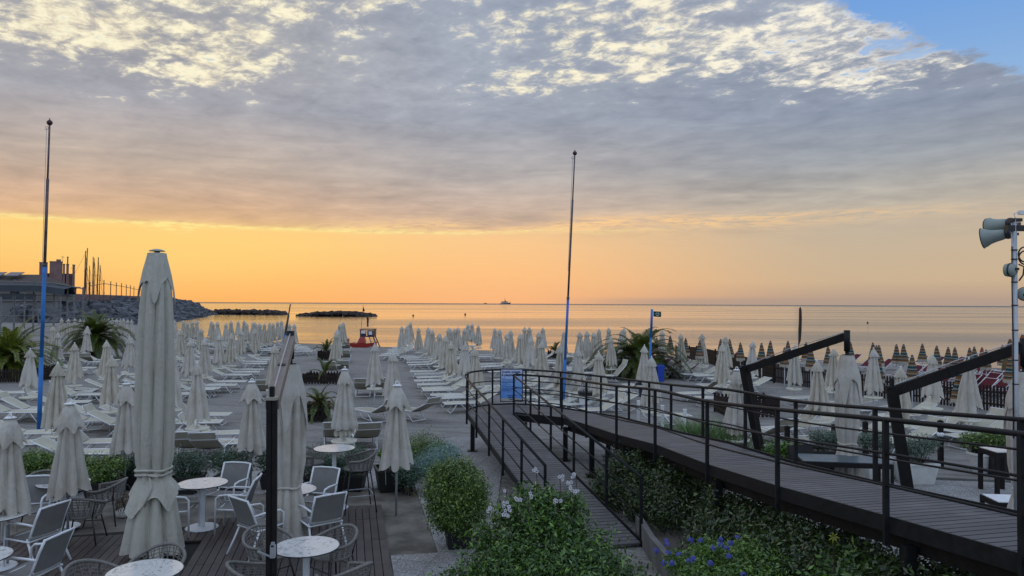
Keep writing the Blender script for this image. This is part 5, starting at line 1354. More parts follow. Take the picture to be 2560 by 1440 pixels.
def rope_seat_kind(nm, cat, seat_z, rim_back, rim_front, stool=False):
    ang0 = R(128); NV = 30; NH = 6
    def shell(q, hgt):            # q -1..1 round the back, hgt 0..1
        th = q * ang0; r0, r1 = .235, .315
        top = rim_front + (rim_back - rim_front) * (0.5 + 0.5 * math.cos(min(pi, abs(q) * 1.15 * pi)))
        r = r0 + (r1 - r0) * hgt ** .8
        z = seat_z - .01 + (top - seat_z + .01) * hgt
        return Vector((r * 1.02 * math.sin(th), -r * math.cos(th) + .0, z))
    rim = MB(); pts = [shell(q, 1.0) for q in np.linspace(-1, 1, 33)]
    e0, e1 = shell(-1, 0), shell(1, 0)
    rim.tube([e0] + [shell(-1, .5) + Vector((-.015, .02, 0))] + pts + [shell(1, .5) + Vector((.015, .02, 0))] + [e1], .0205, 8)
    rim.tube([shell(q, .0) for q in np.linspace(-1, 1, 25)], .016, 6)
    wv = MB()
    for i in range(1, NV):
        q = -1 + 2 * i / NV; sk = 0.03 * (1 if i % 2 else -1)
        wv.tube([shell(q, .02), shell(q + sk, .5) , shell(q, .98)], .0068, 4, cap=False)
    for j in range(1, NH + 1):
        h = j / (NH + 1)
        wv.tube([shell(q, h + .012 * math.sin(q * 40)) for q in np.linspace(-.985, .985, 31)], .0062, 4, cap=False)
    st = MB().tube([(.25 * math.sin(a), .245 * math.cos(a) + .01, seat_z) for a in np.linspace(0, 2 * pi, 29)[:-1]], .021, 8, closed=True)
    sw = MB()
    for i in range(-7, 8):
        o = i * .031; hw = math.sqrt(max(0, .245 ** 2 - o * o))
        sw.tube([(-hw, o + .01, seat_z + .004), (0, o + .01, seat_z - .008), (hw, o + .01, seat_z + .004)], .010, 4, cap=False)
        sw.tube([(o, -hw + .01, seat_z + .010), (o, .01, seat_z - .002), (o, hw + .01, seat_z + .010)], .008, 4, cap=False)
    parts = [('rim', rim, M['rope'], True, None), ('rope_weave', wv, M['rope'], True, None), ('seat', st, M['rope'], True, None), ('seat_weave', sw, M['rope'], True, 2)]
    sp = .30 if stool else .27
    for sx in (-1, 1):
        for sy in (-1, 1):
            lg = MB().tube([(.19 * sx, .18 * sy, seat_z - .01), (sp * sx, sp * sy * .95, 0)], [.014, .011], 8)
            if sy < 0 and not stool: lg.tube([(.19 * sx, -.18, seat_z), shell(.38 * sx, .96)], .011, 6)
            parts.append(('leg', lg, M['dark_leg'], True, None))
    if stool:
        ft = MB(); zf = .30; k = .19 + (sp - .19) * (1 - zf / seat_z)
        ring = [(k * sx, k * .95 * sy, zf) for sx, sy in ((-1, -1), (1, -1), (1, 1), (-1, 1))]
        for a, b_ in zip(ring, ring[1:] + ring[:1]): ft.tube([a, b_], .010, 6)
        parts.append(('footrest', ft, M['grey_metal'], True, None))
        cr = MB(); z2 = seat_z - .06
        cr.tube([(-.19, -.18, z2), (.19, .18, z2)], .008, 5).tube([(.19, -.18, z2), (-.19, .18, z2)], .008, 5); parts.append(('cross_brace', cr, M['dark_leg'], True, None))
    else:
        parts.append(('stretcher', MB().tube([(-.22, .21, seat_z - .16), (.22, .21, seat_z - .16)], .008, 5).tube([(-.22, -.21, seat_z - .16), (.22, -.21, seat_z - .16)], .008, 5), M['dark_leg'], True, None))
    return Kind(nm, cat, parts)
WC = sling_chair(); RC = rope_seat_kind('rope_chair', 'chair', .43, .74, .60); BS = rope_seat_kind('bar_stool', 'stool', .76, 1.06, .93, True)
def face(dx, dy): return math.atan2(dy, dx) - pi / 2
def seat(kind, px, D, dx, dy, label, group):
    x = at_d(px, 1300, D).x
    kind.place((x, D, DZ), face(dx, dy), label, group, True)
g1 = 'white sling armchairs on the deck'; g2 = 'grey rope chairs on the deck'
for px, D, dx, dy, lb in [(566, 13.1, -.15, -1, 'white armchair facing us behind the clear standing round table'), (588, 12.35, -1, -.1, 'white armchair turned left to the clear standing round table'), (648, 11.3, .62, .78, 'white armchair seen from behind, left of the black post'),
                          (802, 11.55, -.62, .78, 'white armchair seen from behind, right of the cantilever canopy'), (790, 12.75, -.25, -1, 'white armchair facing us between canopy and bar table'), (446, 12.2, 1, .1, 'white armchair half hidden by the tall closed canopy'),
                          (88, 10.75, -.95, .25, 'upper white armchair at the left edge, facing left'), (84, 9.35, -.9, .1, 'lower white armchair in the bottom left corner'), (70, 12.0, .25, -1, 'white armchair behind the left edge bar umbrella')]:
    seat(WC, px, D, dx, dy, lb, g1)
for px, D, dx, dy, lb in [(104, 13.1, .5, -1, 'rope chair behind the left round table near the hedge'), (264, 12.75, -1, -.15, 'rope chair with its back to the tall closed canopy'), (208, 11.75, -.2, 1, 'rope chair with its back to us below the left bar umbrella'),
                          (240, 8.6, .8, -.3, 'rope chair at the bottom edge left of the lowest table'), (392, 9.08, -.1, -1, 'rope chair behind the lowest table, before the tall canopy'), (672, 9.95, .7, -.6, 'rope chair behind the black post, facing the marble table'),
                          (832, 9.95, -.7, -.8, 'rope chair behind the marble table on its right'), (640, 8.78, .9, .45, 'rope chair at the bottom left of the black post'), (862, 8.82, -.8, .55, 'rope chair at the bottom right of the marble table')]:
    seat(RC, px, D, dx, dy, lb, g2)
seat(BS, 895, 13.65, -.9, -.35, 'bar stool right of the tall bar table', 'rope bar stools'); seat(BS, 772, 14.05, 1, -.2, 'bar stool behind the cantilever canopy, left of the tall table', 'rope bar stools')
# wicker lantern
x = at_d(312, 1290, 13.3).x
t = thing('lantern', 'brown wicker lantern with a hoop handle and white foot on the deck', 'lantern', (x, 13.3, .03))
part('foot', MB().lathe([(0, 0), (.13, 0), (.145, .04), (.14, .10), (.12, .11), (0, .11)], 18), M['pot_white'], t)
wk = MB()
for k in range(20):
    a = 2 * pi * k / 20; wk.tube([(.14 * math.cos(a + s_) * r_, .14 * math.sin(a + s_) * r_, z) for z, r_, s_ in ((.11, 1, 0), (.2, 1.08, .15), (.3, .98, .3), (.36, .8, .4))], .006, 4)
    wk.tube([(.14 * math.cos(a - s_) * r_, .14 * math.sin(a - s_) * r_, z) for z, r_, s_ in ((.11, 1, 0), (.2, 1.08, .15), (.3, .98, .3), (.36, .8, .4))], .006, 4)
part('cage', wk, M['wicker'], t); part('rim', MB().tube([(.112 * math.cos(a), .112 * math.sin(a), .36) for a in np.linspace(0, 2 * pi, 19)[:-1]], .014, 6, closed=True), M['wicker'], t)
part('handle', MB().tube([(.11 * math.cos(a), 0, .36 + .2 * math.sin(a)) for a in np.linspace(0, pi, 13)], .008, 6), M['dark_leg'], t)

# ------------------------------------------------------------------ the ramp
NE = [(0.10, 19.1, 1.02), (0.65, 18.72, 1.02), (1.29, 18.3, 1.02), (1.74, 16.8, 1.09), (2.14, 14.8, 1.22), (2.60, 13.2, 1.33), (3.05, 11.4, 1.37), (3.41, 9.4, 1.53), (3.82, 7.5, 1.70), (4.16, 6.0, 1.82), (4.55, 4.2, 1.95)]
OFFV = Vector((0.974, 0.228, 0)) * 1.36
FE = [tuple(Vector(p) + OFFV) for p in NE[2:]]
ARC = [(-1.14, 19.3), (-1.12, 19.8), (-.92, 20.3), (-.5, 20.72), (0.0, 20.86), (.55, 20.72), (1.15, 20.3), (1.8, 19.62), FE[0][:2]]
LZ = 1.02
LE0, LE1 = Vector((-1.14, 19.3, LZ)), Vector((.90, 11.5, .075))
RE0, RE1 = Vector((0.02, 19.12, LZ)), Vector((2.06, 11.78, .075))
rp = thing('boardwalk_ramp', 'black steel switchback ramp with brown plank decking and tube railings', 'ramp', (0, 0, 0))
pl = MB(); n = 62
for i in range(n):
    a, b_ = i / n, (i + .84) / n
    L0, L1, R0, R1 = LE0.lerp(LE1, a), LE0.lerp(LE1, b_), RE0.lerp(RE1, a), RE0.lerp(RE1, b_); dn = Vector((0, 0, -.028))
    pl.add([L0, R0, R1, L1, L0 + dn, R0 + dn, R1 + dn, L1 + dn], [(0, 3, 2, 1), (4, 5, 6, 7), (0, 1, 5, 4), (2, 3, 7, 6), (1, 2, 6, 5), (3, 0, 4, 7)])
part('lower_planks', pl, M['ramp_board'], rp)
pl = MB(); poly = ARC + [NE[2][:2], NE[1][:2], NE[0][:2]]
def span(y):
    xsn = []
    for i in range(len(poly)):
        (xa, ya), (xb, yb) = poly[i], poly[(i + 1) % len(poly)]
        if (ya - y) * (yb - y) < 0: xsn.append(xa + (xb - xa) * (y - ya) / (yb - ya))
    return (min(xsn), max(xsn)) if len(xsn) >= 2 else None
y = 18.36
while y < 20.84:
    s0, s1 = span(y + .003), span(min(20.85, y + .092))
    if s0 and s1:
        if y < 19.1:
            def inner(yy): return float(np.interp(-yy, [-19.1, -18.72, -18.3], [.1, .65, 1.29]))
            s0 = (inner(y), s0[1]); s1 = (inner(y + .09), s1[1])
        vs = [(s0[0], y, LZ), (s0[1], y, LZ), (s1[1], y + .09, LZ), (s1[0], y + .09, LZ)]; vs += [(x, yy, LZ - .028) for x, yy, z in vs]
        pl.add(vs, [(0, 1, 2, 3), (4, 7, 6, 5), (0, 4, 5, 1), (2, 6, 7, 3), (1, 5, 6, 2), (3, 7, 4, 0)])
    y += .105
part('landing_planks', pl, M['ramp_board'], rp)
NU = NE[2:]; pl = MB(); tot = 106
for i in range(tot):
    a, b_ = i / tot, (i + .83) / tot
    L0, L1, R0, R1 = interp(NU, a), interp(NU, b_), interp(NU, a) + OFFV, interp(NU, b_) + OFFV; dn = Vector((0, 0, -.03))
    pl.add([L0, R0, R1, L1, L0 + dn, R0 + dn, R1 + dn, L1 + dn], [(0, 3, 2, 1), (4, 5, 6, 7), (0, 1, 5, 4), (2, 3, 7, 6), (1, 2, 6, 5), (3, 0, 4, 7)])
part('upper_planks', pl, M['ramp_board'], rp)
def edge_plate(pts, up, down, th, m_='black_steel', nm='stringer', off=0):
    mb = MB()
    for a, b_ in zip(pts[:-1], pts[1:]):
        a, b_ = Vector(a), Vector(b_); d = (b_ - a); nr = Vector((d.y, -d.x, 0)).normalized() * (th / 2); o = nr * (off / (th / 2) if th else 0)
        vs = [a + nr + o + Vector((0, 0, up)), a - nr + o + Vector((0, 0, up)), a - nr + o - Vector((0, 0, down)), a + nr + o - Vector((0, 0, down)), b_ + nr + o + Vector((0, 0, up)), b_ - nr + o + Vector((0, 0, up)), b_ - nr + o - Vector((0, 0, down)), b_ + nr + o - Vector((0, 0, down))]
        mb.add(vs, [(0, 1, 2, 3), (4, 7, 6, 5), (0, 4, 5, 1), (1, 5, 6, 2), (2, 6, 7, 3), (3, 7, 4, 0)])
    part(nm, mb, M[m_], rp)
nrN = -OFFV.normalized() * .03
edge_plate([Vector(p) + nrN for p in NE[2:]], .035, .13, .02)
edge_plate([Vector(p) - nrN for p in FE], .035, .13, .02)
edge_plate([(x, yy, LZ) for x, yy in ARC], .035, .18, .02)
edge_plate([LE0 + Vector((-.03, 0, 0)), LE1 + Vector((-.03, 0, 0))], .03, .11, .02); edge_plate([RE0 + Vector((.03, 0, 0)), RE1 + Vector((.03, 0, 0))], .03, .11, .02)
edge_plate([Vector(NE[0]) + Vector((-.0, .03, 0)), Vector(NE[1]), Vector(NE[2])], .035, .18, .02)
edge_plate([Vector(p) + OFFV * .10 for p in NE[2:]], -.135, .30, .06, 'black_wood', 'bearer'); edge_plate([Vector(p) + OFFV * .88 for p in NE[2:]], -.135, .30, .06, 'black_wood', 'bearer')
# rails
RH = 1.0
def rail_run(pts, posts, heights=(.66, .34), hr=.026, rr_=.0135, cap_end=True):
    tops = [Vector(p) + Vector((0, 0, RH)) for p in pts]
    part('handrail', MB().tube(tops, hr, 10), M['black_steel'], rp, True)
    for h in heights:
        part('mid_rail', MB().tube([Vector(p) + Vector((0, 0, h)) for p in pts], rr_, 8), M['black_steel'], rp, True)
    for p in posts:
        p = Vector(p); part('railing_post', MB().bar((p.x, p.y, p.z - .26), (p.x, p.y, p.z + RH - .01), .05, .05), M['black_steel'], rp)
def smooth_line(pts, n):
    pts = [Vector(p) for p in pts]; out = []
    for i in range(len(pts) - 1):
        p0 = pts[max(0, i - 1)]; p1, p2 = pts[i], pts[i + 1]; p3 = pts[min(len(pts) - 1, i + 2)]
        for k in range(n):
            t = k / n
            out.append(0.5 * ((2 * p1) + (-p0 + p2) * t + (2 * p0 - 5 * p1 + 4 * p2 - p3) * t * t + (-p0 + 3 * p1 - 3 * p2 + p3) * t ** 3))
    out.append(pts[-1]); return out
on = [Vector(p) + nrN * 1.6 for p in NE[1:]]
inner_rail = [Vector((.05, 19.1, LZ))] + on
rail_run(smooth_line([RE0 + Vector((.05, -.2, 0)), Vector((.04, 19.0, LZ)), Vector((.16, 19.12, LZ)), Vector((.62, 18.86, LZ))] + [Vector(p) + nrN * 1.6 for p in NE[2:]], 5), [Vector((.06, 19.0, LZ)), Vector((.70, 18.80, LZ))] + [Vector(p) + nrN * 1.6 for p in NE[2:]])
RE1r = RE0.lerp(RE1, .985)
rail_run([RE0 + Vector((.05, -.2, -.02)), RE1r + Vector((.05, 0, 0))], [RE0.lerp(RE1, q) + Vector((.05, 0, 0)) for q in (.19, .39, .58, .80, .985)])
LEr = LE0.lerp(LE1, .865)
outer = [LEr + Vector((-.05, 0, 0)), LE0.lerp(LE1, .4) + Vector((-.05, 0, 0)), LE0 + Vector((-.05, -.1, 0))]
globals()['RH'] = .92
arc3 = smooth_line([(x, yy, LZ) for x, yy in ARC], 4)
ob = [p + (p - Vector((.6, 19.3, LZ))).normalized() * .05 for p in arc3]
rail_run([outer[0], outer[1], outer[2]], [LE0.lerp(LE1, q) + Vector((-.05, 0, 0)) for q in (.02, .17, .34, .50, .68, .865)])
globals()['RH'] = .97
far_line = smooth_line([Vector(p) - nrN * 1.6 for p in FE], 4)
rail_run([outer[2] + Vector((0, .05, 0))] + ob + far_line[1:], [ob[4], ob[12], ob[19], ob[25], ob[30]] + [Vector(p) - nrN * 1.6 for p in (interp(FE, q) for q in (.045, .12, .205, .30, .40, .50, .63, .78, .9))])
# curb rail low on the near side and support legs
for x, yy, z in [(-1.0, 19.25, LZ), (-.2, 18.8, LZ), (.35, 18.95, LZ), (1.33, 18.25, LZ), (1.80, 16.6, 1.1), (2.45, 18.75, LZ), (2.25, 14.6, 1.23), (3.12, 11.2, 1.38), (3.9, 7.3, 1.7), (3.4, 15.0, 1.22), (4.25, 11.5, 1.38)]:
    part('support_leg', MB().box((x, yy, (z - .2) / 2), (.11, .11, z - .2)), M['black_steel'], rp)
    part('foot_plate', MB().box((x, yy, .036), (.26, .26, .014)), M['black_steel'], rp)
# the notice on the landing rail
sg = thing('notice_board', 'blue and white notice about a plastic free beach on the ramp landing rail', 'sign', (0.0, 20.79, 0))
zt, zb = at_d(1280, 921, 20.79).z, at_d(1280, 1004, 20.79).z; hw = 28.5 / FPX * 20.79; Hs = zt - zb
def mat_sign():
    mt = bpy.data.materials.new('printed_notice'); mt.use_nodes = True
    t = NT(mt.node_tree); b = t.n['Principled BSDF']
    sp = t.new('ShaderNodeSeparateXYZ'); t.l.new(t.new('ShaderNodeTexCoord').outputs['Object'], sp.inputs[0])
    f = t.m('DIVIDE', t.sub(sp.outputs[2], zb), Hs)
    c = t.ramp(f, [(0, (0.42, 0.38, 0.27, 1)), (.10, (0.44, 0.42, 0.36, 1)), (.115, (0.12, 0.29, 0.72, 1)), (.5, (0.20, 0.42, 0.82, 1)), (.8, (0.44, 0.58, 0.88, 1)), (1, (0.64, 0.69, 0.90, 1))])
    t.put(b.inputs['Base Color'], c); b.inputs['Roughness'].default_value = .35
    return mt
M['notice'] = mat_sign(); M['ink'] = mat('printing_ink', (0.012, 0.016, 0.07), 0.5, 0.1, 5); M['ink_pale'] = mat('pale_printing_ink', (0.03, 0.09, 0.32), 0.5, 0.1, 5)
part('panel', MB().box((0, -.07, (zt + zb) / 2), (2 * hw - .04, .012, Hs - .04)), M['notice'], sg)
fm = MB()
for x in (-hw + .012, hw - .012): fm.box((x, -.07, (zt + zb) / 2), (.024, .03, Hs))
for z in (zt - .012, zb + .012): fm.box((0, -.07, z), (2 * hw - .05, .03, .024))
part('sign_frame', fm, M['navy'], sg)
def text_mesh(txt, size, loc, m_, parent, nm='lettering', bold=0.0):
    cu = bpy.data.curves.new('t', 'FONT'); cu.body = txt; cu.size = size; cu.extrude = .001; cu.offset = bold; cu.space_character = 1.02; cu.resolution_u = 2
    o = bpy.data.objects.new('t', cu); COL.objects.link(o)
    me = bpy.data.meshes.new_from_object(o.evaluated_get(bpy.context.evaluated_depsgraph_get()))
    bpy.data.objects.remove(o); bpy.data.curves.remove(cu)
    me.materials.clear(); me.materials.append(M[m_]); me.name = nm
    q = put(nm, me, parent, loc); q.rotation_euler = (R(90), 0, 0); return q
yf = -.0785
text_mesh('Questa spiaggia', .082, (-hw + .045, yf, zt - .115), 'ink', sg, bold=.0022)
text_mesh('è plastic free!', .093, (-hw + .045, yf, zt - .205), 'ink', sg, bold=.0026)
text_mesh('This beach is', .050, (-hw + .20, yf, zb + .165), 'ink', sg, bold=.0015)
text_mesh('plastic', .058, (-hw + .235, yf, zb + .108), 'ink', sg, bold=.0018)
text_mesh('free!', .052, (-hw + .265, yf, zb + .055), 'ink', sg, bold=.0018)
tl = MB(); rr = random.Random(8); z = zt - .27
for w_ in (.22, 0, .9, .86, .0, .8, .62, .84, .33, 0, .52, 0, .27, .8, .86, 0, .72, .84, .7, .4, .56, 0, .55):
    if w_: tl.box((-hw + .05 + w_ * (hw - .06) * .95 / 1, yf, z), (w_ * (hw - .06) * 1.9, .002, .0075))
    z -= .0172
part('small_print', tl, M['ink_pale'], sg)

# ------------------------------------------------------------------ speaker pole
D = 9.0; pp_ = at_d(2541, 1200, D); zt = at_d(2541, 548, D).z
sp_ = thing('speaker_pole', 'galvanised pole carrying the loudspeakers and cables at the right edge', 'pole', (pp_.x, D, 0.02))
part('pole', MB().tube([(0, 0, 0), (0, 0, zt - .02)], .031, 12), M['grey_metal'], sp_, True)
for py in (625, 648, 680, 705, 763, 825, 900, 960): 
    z = at_d(2541, py, D).z - .02; part('cable_tie', MB().lathe([(.033, z - .006), (.037, z - .006), (.037, z + .006), (.033, z + .006)], 12), M['rubber'], sp_)
za = at_d(2541, 620, D).z; zb2 = at_d(2541, 1100, D).z
cb = MB().tube([(-.036, -.01, za), (-.045, -.02, (za * .8 + zb2 * .2)), (-.036, -.015, (za + zb2) / 2), (-.04, -.01, zb2)], .007, 6)
cb.tube([(.03 + .075 * (1 - math.cos(a)) , -.03, za - .10 + .09 * math.sin(a)) for a in np.linspace(-pi * .9, pi * .9, 20)], .009, 6)
cb.tube([(.03 + .09 * (1 - math.cos(a)), -.035, za - .14 + .085 * math.sin(a)) for a in np.linspace(-pi * .9, pi * .9, 20)], .009, 6)
cb.tube([(.03, -.03, za - .22), (.09, -.04, za - .25), (.085, -.03, za - .35), (.04, -.02, za - .42)], .009, 6)
part('cable', cb, M['rubber'], sp_, True)
part('cross_arm', MB().box((.03, .0, zt - .13), (.26, .06, .07)).box((.02, 0, zt - .03), (.13, .06, .04)), M['dark_leg'], sp_)
part('junction_box', MB().box((.10, 0, zt + .06), (.08, .05, .05)).tube([(.02, 0, zt - .02), (.0, 0, zt + .05), (.06, 0, zt + .065)], .006, 5), M['white_metal'], sp_)
def horn(label, px_mouth, py_mouth, px_back, py_back, r_m, dz):
    a = at_d(px_mouth, py_mouth, D + dz); b_ = at_d(px_back, py_back, D + dz * .5)
    t = thing('horn_loudspeaker', label, 'loudspeaker', b_, 0, 'horn loudspeakers on the pole')
    d = a - b_; q = Vector((0, 0, 1)).rotation_difference(d).to_matrix(); Ln = d.length
    prof = [(.055, .12 * Ln), (.068, .3 * Ln), (.076, .5 * Ln), (.092, .72 * Ln), (.118, .88 * Ln), (r_m, .985 * Ln), (r_m * 1.04, Ln), (r_m * .98, Ln), (.11, .88 * Ln), (.08, .7 * Ln), (.05, .4 * Ln)]
    part('horn', MB().lathe(prof, 28, (0, 0, 0), 0, q), M['horn'], t, True)
    part('rim', MB().lathe([(r_m, .975 * Ln), (r_m * 1.07, .985 * Ln), (r_m * 1.06, 1.01 * Ln), (r_m * .97, 1.005 * Ln)], 28, (0, 0, 0), 0, q), M['dark_leg'], t, True)
    part('driver', MB().lathe([(0, -.05 * Ln), (.045, -.04 * Ln), (.066, .0), (.07, .10 * Ln), (.06, .17 * Ln), (.05, .18 * Ln)], 18, (0, 0, 0), 0, q), M['dark_leg'], t, True)
    part('bracket', MB().bar((.0, 0, -.02), (.10, .0, -.01), .04, .035).bar((-.05, -.02, -.04), (.06, -.02, -.055), .02, .02), M['rusty'], t)
horn('lower horn loudspeaker pointing left on the speaker pole', 2456, 596, 2525, 583, .124, .42)
horn('upper horn loudspeaker behind the lower one on the pole', 2470, 568, 2530, 557, .108, .52)
def drum(label, px, py, D_, fac):
    c = at_d(px, py, D_)
    t = thing('round_loudspeaker', label, 'loudspeaker', c, 0, 'round loudspeakers on the pole')
    q = Vector((0, 0, 1)).rotation_difference(Vector(fac).normalized()).to_matrix()
    part('case', MB().lathe([(0, -.055), (.06, -.055), (.078, -.03), (.082, .02), (.076, .05), (.04, .062), (0, .064)], 24, (0, 0, 0), 0, q), M['horn'], t, True)
    part('seam', MB().lathe([(.083, -.012), (.086, -.012), (.086, .004), (.083, .004)], 24, (0, 0, 0), 0, q), M['dark_leg'], t, True)
    part('back_detail', MB().box(q @ Vector((.02, .0, -.06)), (.05, .03, .03)), M['dark_leg'], t)
    part('bracket', MB().bar((0, 0, 0), (.09, .02, 0), .03, .03), M['dark_leg'], t)
drum('round pale green loudspeaker left of the speaker pole', 2526, 675, D, (-.5, .85, 0)); drum('round pale green loudspeaker right of the pole, cut by the frame', 2562, 735, D, (.6, .8, 0))

# ------------------------------------------------------------------ tables, planters and posts behind the ramp
def dark_table(label, c, lx, ly, h, top, rot=0.0, frame='black_wood', th=.05, ap=.09):
    t = thing('table', label, 'table', c, rot)
    part('tabletop', MB().box((0, 0, h + .004), (lx - .05, ly - .05, .02)), M[top], t)
    fr = MB()
    for s in (-1, 1): fr.box((0, s * (ly / 2 - th / 2), h - ap / 2), (lx, th, ap)).box((s * (lx / 2 - th / 2), 0, h - ap / 2), (th, ly - 2 * th, ap))
    part('apron', fr, M[frame], t)
    for sx in (-1, 1):
        for sy in (-1, 1): part('leg', MB().box((sx * (lx / 2 - th / 2), sy * (ly / 2 - th / 2), (h - ap) / 2), (th, th, h - ap)), M[frame], t)
g = at_d(2105, 1200, 15.0); dark_table('long dark table with bluish glass top behind the right closed canopy', (g.x, 15.0, .026), 1.7, .8, .72, 'table_glass', -.15)
g = at_d(2487, 1200, 15.3); dark_table('tall narrow dark table with a pale top behind the railing', (g.x + .1, 15.3, .026), .52, .6, .86, 'marble', 0, 'black_wood', .07, .10)
g = at_d(2500, 1250, 13.2); dark_table('low dark table with a white top at the right edge', (g.x + .3, 13.2, .026), .95, .6, .40, 'white', -.1, 'black_wood', .06, .10)
g = at_d(2043, 1150, 15.2); t = thing('lounge_chair', 'black lounge chair beside the long dark table', 'chair', (g.x, 15.5, .026), .3)
part('seat', MB().box((0, 0, .36), (.62, .6, .10)), M['pot_black'], t); part('backrest', MB().bar((0, .27, .38), (0, .36, .85), .6, .07), M['pot_black'], t)
for s in (-1, 1):
    part('armrest', MB().box((s * .31, 0, .60), (.06, .6, .05)), M['pot_black'], t)
    for y_ in (-.26, .26): part('leg', MB().box((s * .31, y_, .285), (.055, .055, .57)), M['pot_black'], t)
posts = [(1968, 1066, 17.6, 'short dark wooden post behind the ramp left of the canopy'), (2163, 1055, 18.0, 'short dark wooden post right behind the right closed canopy'), (2351, 1052, 17.8, 'short dark wooden post with a rope before the picket fence'), (2085, 1062, 18.0, 'short dark wooden post hidden behind the right canopy')]
for px, py, d_, lb in posts:
    tp = at_d(px, py, d_); t = thing('wooden_post', lb, 'post', (tp.x, d_, 0), 0, 'short wooden posts')
    part('post', MB().box((0, 0, tp.z / 2), (.10, .10, tp.z)), M['black_wood'], t)
    part('post_top', MB().add([(-.05, -.05, tp.z + .002), (.05, -.05, tp.z + .002), (.05, .05, tp.z + .002), (-.05, .05, tp.z + .002), (0, 0, tp.z + .03)], [(0, 1, 4), (1, 2, 4), (2, 3, 4), (3, 0, 4)]), M['black_wood'], t)
    if px == 2351: part('rope', MB().tube([(.05 + q * 2.6, -.05, .78 - .22 * math.sin(q * pi)) for q in np.linspace(0, 1, 12)], .012, 5).lathe([(.06, .72), (.085, .75), (.085, .79), (.06, .82)], 8), M['white_metal'], t)

# ------------------------------------------------------------------ shrubs made of leaves
def leaf_cloud(blobs, n, size, seed, tilt=0.7, asp=0.5, up=0.40, shell=0.42):
    """leaves spread through overlapping ellipsoids: blobs = [(cx, cy, cz, rx, ry, rz)]"""
    g = np.random.default_rng(seed)
    bl = np.array(blobs); vol = (bl[:, 3] * bl[:, 4] * bl[:, 5]) ** (2 / 3.); pick = g.choice(len(bl), n, p=vol / vol.sum()); b = bl[pick]
    d = g.normal(size=(n, 3)); d /= np.linalg.norm(d, axis=1)[:, None]
    bump = 1 + 0.13 * np.sin(d[:, 0] * 7 + pick * 1.7) * np.sin(d[:, 1] * 6 + pick) + 0.10 * np.sin(d[:, 2] * 9 + d[:, 0] * 5 + pick)
    r = (shell + (1 - shell) * g.random(n)) ** 1.0 * bump * (1 + 0.12 * g.normal(size=n).clip(-1, 2.2))
    c = b[:, :3] + d * b[:, 3:] * r[:, None]
    keep = c[:, 2] > 0.02
    c, d, n = c[keep], d[keep], int(keep.sum())
    nrm = d * 0.7 + g.normal(size=(n, 3)) * tilt + np.array([0, 0, up]); nrm /= np.linalg.norm(nrm, axis=1)[:, None]
    a = np.cross(nrm, g.normal(size=(n, 3))); a /= np.linalg.norm(a, axis=1)[:, None] + 1e-9; bb = np.cross(nrm, a)
    s = size * (0.45 + 1.0 * g.random(n) ** 1.4)[:, None]
    v = np.stack([c - a * s, c - bb * s * asp * .9 + nrm * s * .12, c + a * s * 1.05, c + bb * s * asp * .9 + nrm * s * .12], 1).reshape(-1, 3)
    f = np.arange(n * 4).reshape(n, 4)
    return v, f
def leaf_mesh(name, v, f, m_):
    me = bpy.data.meshes.new(name)
    me.vertices.add(len(v)); me.vertices.foreach_set('co', v.ravel().astype(np.float32))
    me.loops.add(f.size); me.loops.foreach_set('vertex_index', f.ravel().astype(np.int32))
    me.polygons.add(len(f)); me.polygons.foreach_set('loop_start', np.arange(0, f.size, f.shape[1]).astype(np.int32))
    me.materials.append(m_); me.update(); me.validate()
    return me
def stems(blobs, seed, base_r=.25, n=9, r=.012):
    rr = random.Random(seed); mb = MB()
    for k in range(n):
        b = blobs[k % len(blobs)]
        e = Vector((b[0] + rr.uniform(-.5, .5) * b[3], b[1] + rr.uniform(-.5, .5) * b[4], b[2] + rr.uniform(-.1, .5) * b[5]))
        s = Vector((rr.uniform(-1, 1) * base_r * .4, rr.uniform(-1, 1) * base_r * .4, 0)); m_ = s.lerp(e, .5) + Vector((rr.uniform(-.06, .06), rr.uniform(-.06, .06), .05))
        mb.tube([s, m_, e], [r, r * .8, r * .35], 5)
    return mb
def shrub(label, c, blobs, n, size, leaf, seed, pot=None, flowers=None, group=None, name='shrub', sub=0, **kw):
    t = thing(name, label, 'shrub', c, 0, group)
    v, f = leaf_cloud(blobs, n, size, seed, **kw)
    put('foliage', leaf_mesh('foliage', v, f, M[leaf]), t)
    part('stems', stems(blobs, seed), M['stem'], t)
    return t
def tub(label, c, r0, r1, h, m_, square=False, rot=0):
    t = thing('plant_pot', label, 'pot', c, rot)
    if square:
        def ring(w_, z): return [(x * w_, y * w_, z) for x, y in ((-1, -1), (1, -1), (1, 1), (-1, 1))]
        mb = MB().sheet([ring(r0, 0), ring(r1, h - .05), ring(r1 + .018, h - .05), ring(r1 + .018, h), ring(r1 - .02, h), ring(r1 - .03, h - .07)], 0, True); mb.add(ring(r0, 0), [(3, 2, 1, 0)])
    else:
        mb = MB().lathe([(0, 0), (r0, 0), (r1, h - .05), (r1 + .02, h - .05), (r1 + .02, h), (r1 - .02, h), (r1 - .03, h - .08)], 24)
    part('pot', mb, M[m_], t, False)
    s_ = MB().lathe([(0, h - .07), (r1 - .03, h - .07)], 16) if not square else MB().add([(-r1 + .03, -r1 + .03, h - .065), (r1 - .03, -r1 + .03, h - .065), (r1 - .03, r1 - .03, h - .065), (-r1 + .03, r1 - .03, h - .065)], [(0, 1, 2, 3)])
    part('earth', s_, M['soil'], t)
def px_(px, D): return at_d(px, 1200, D).x
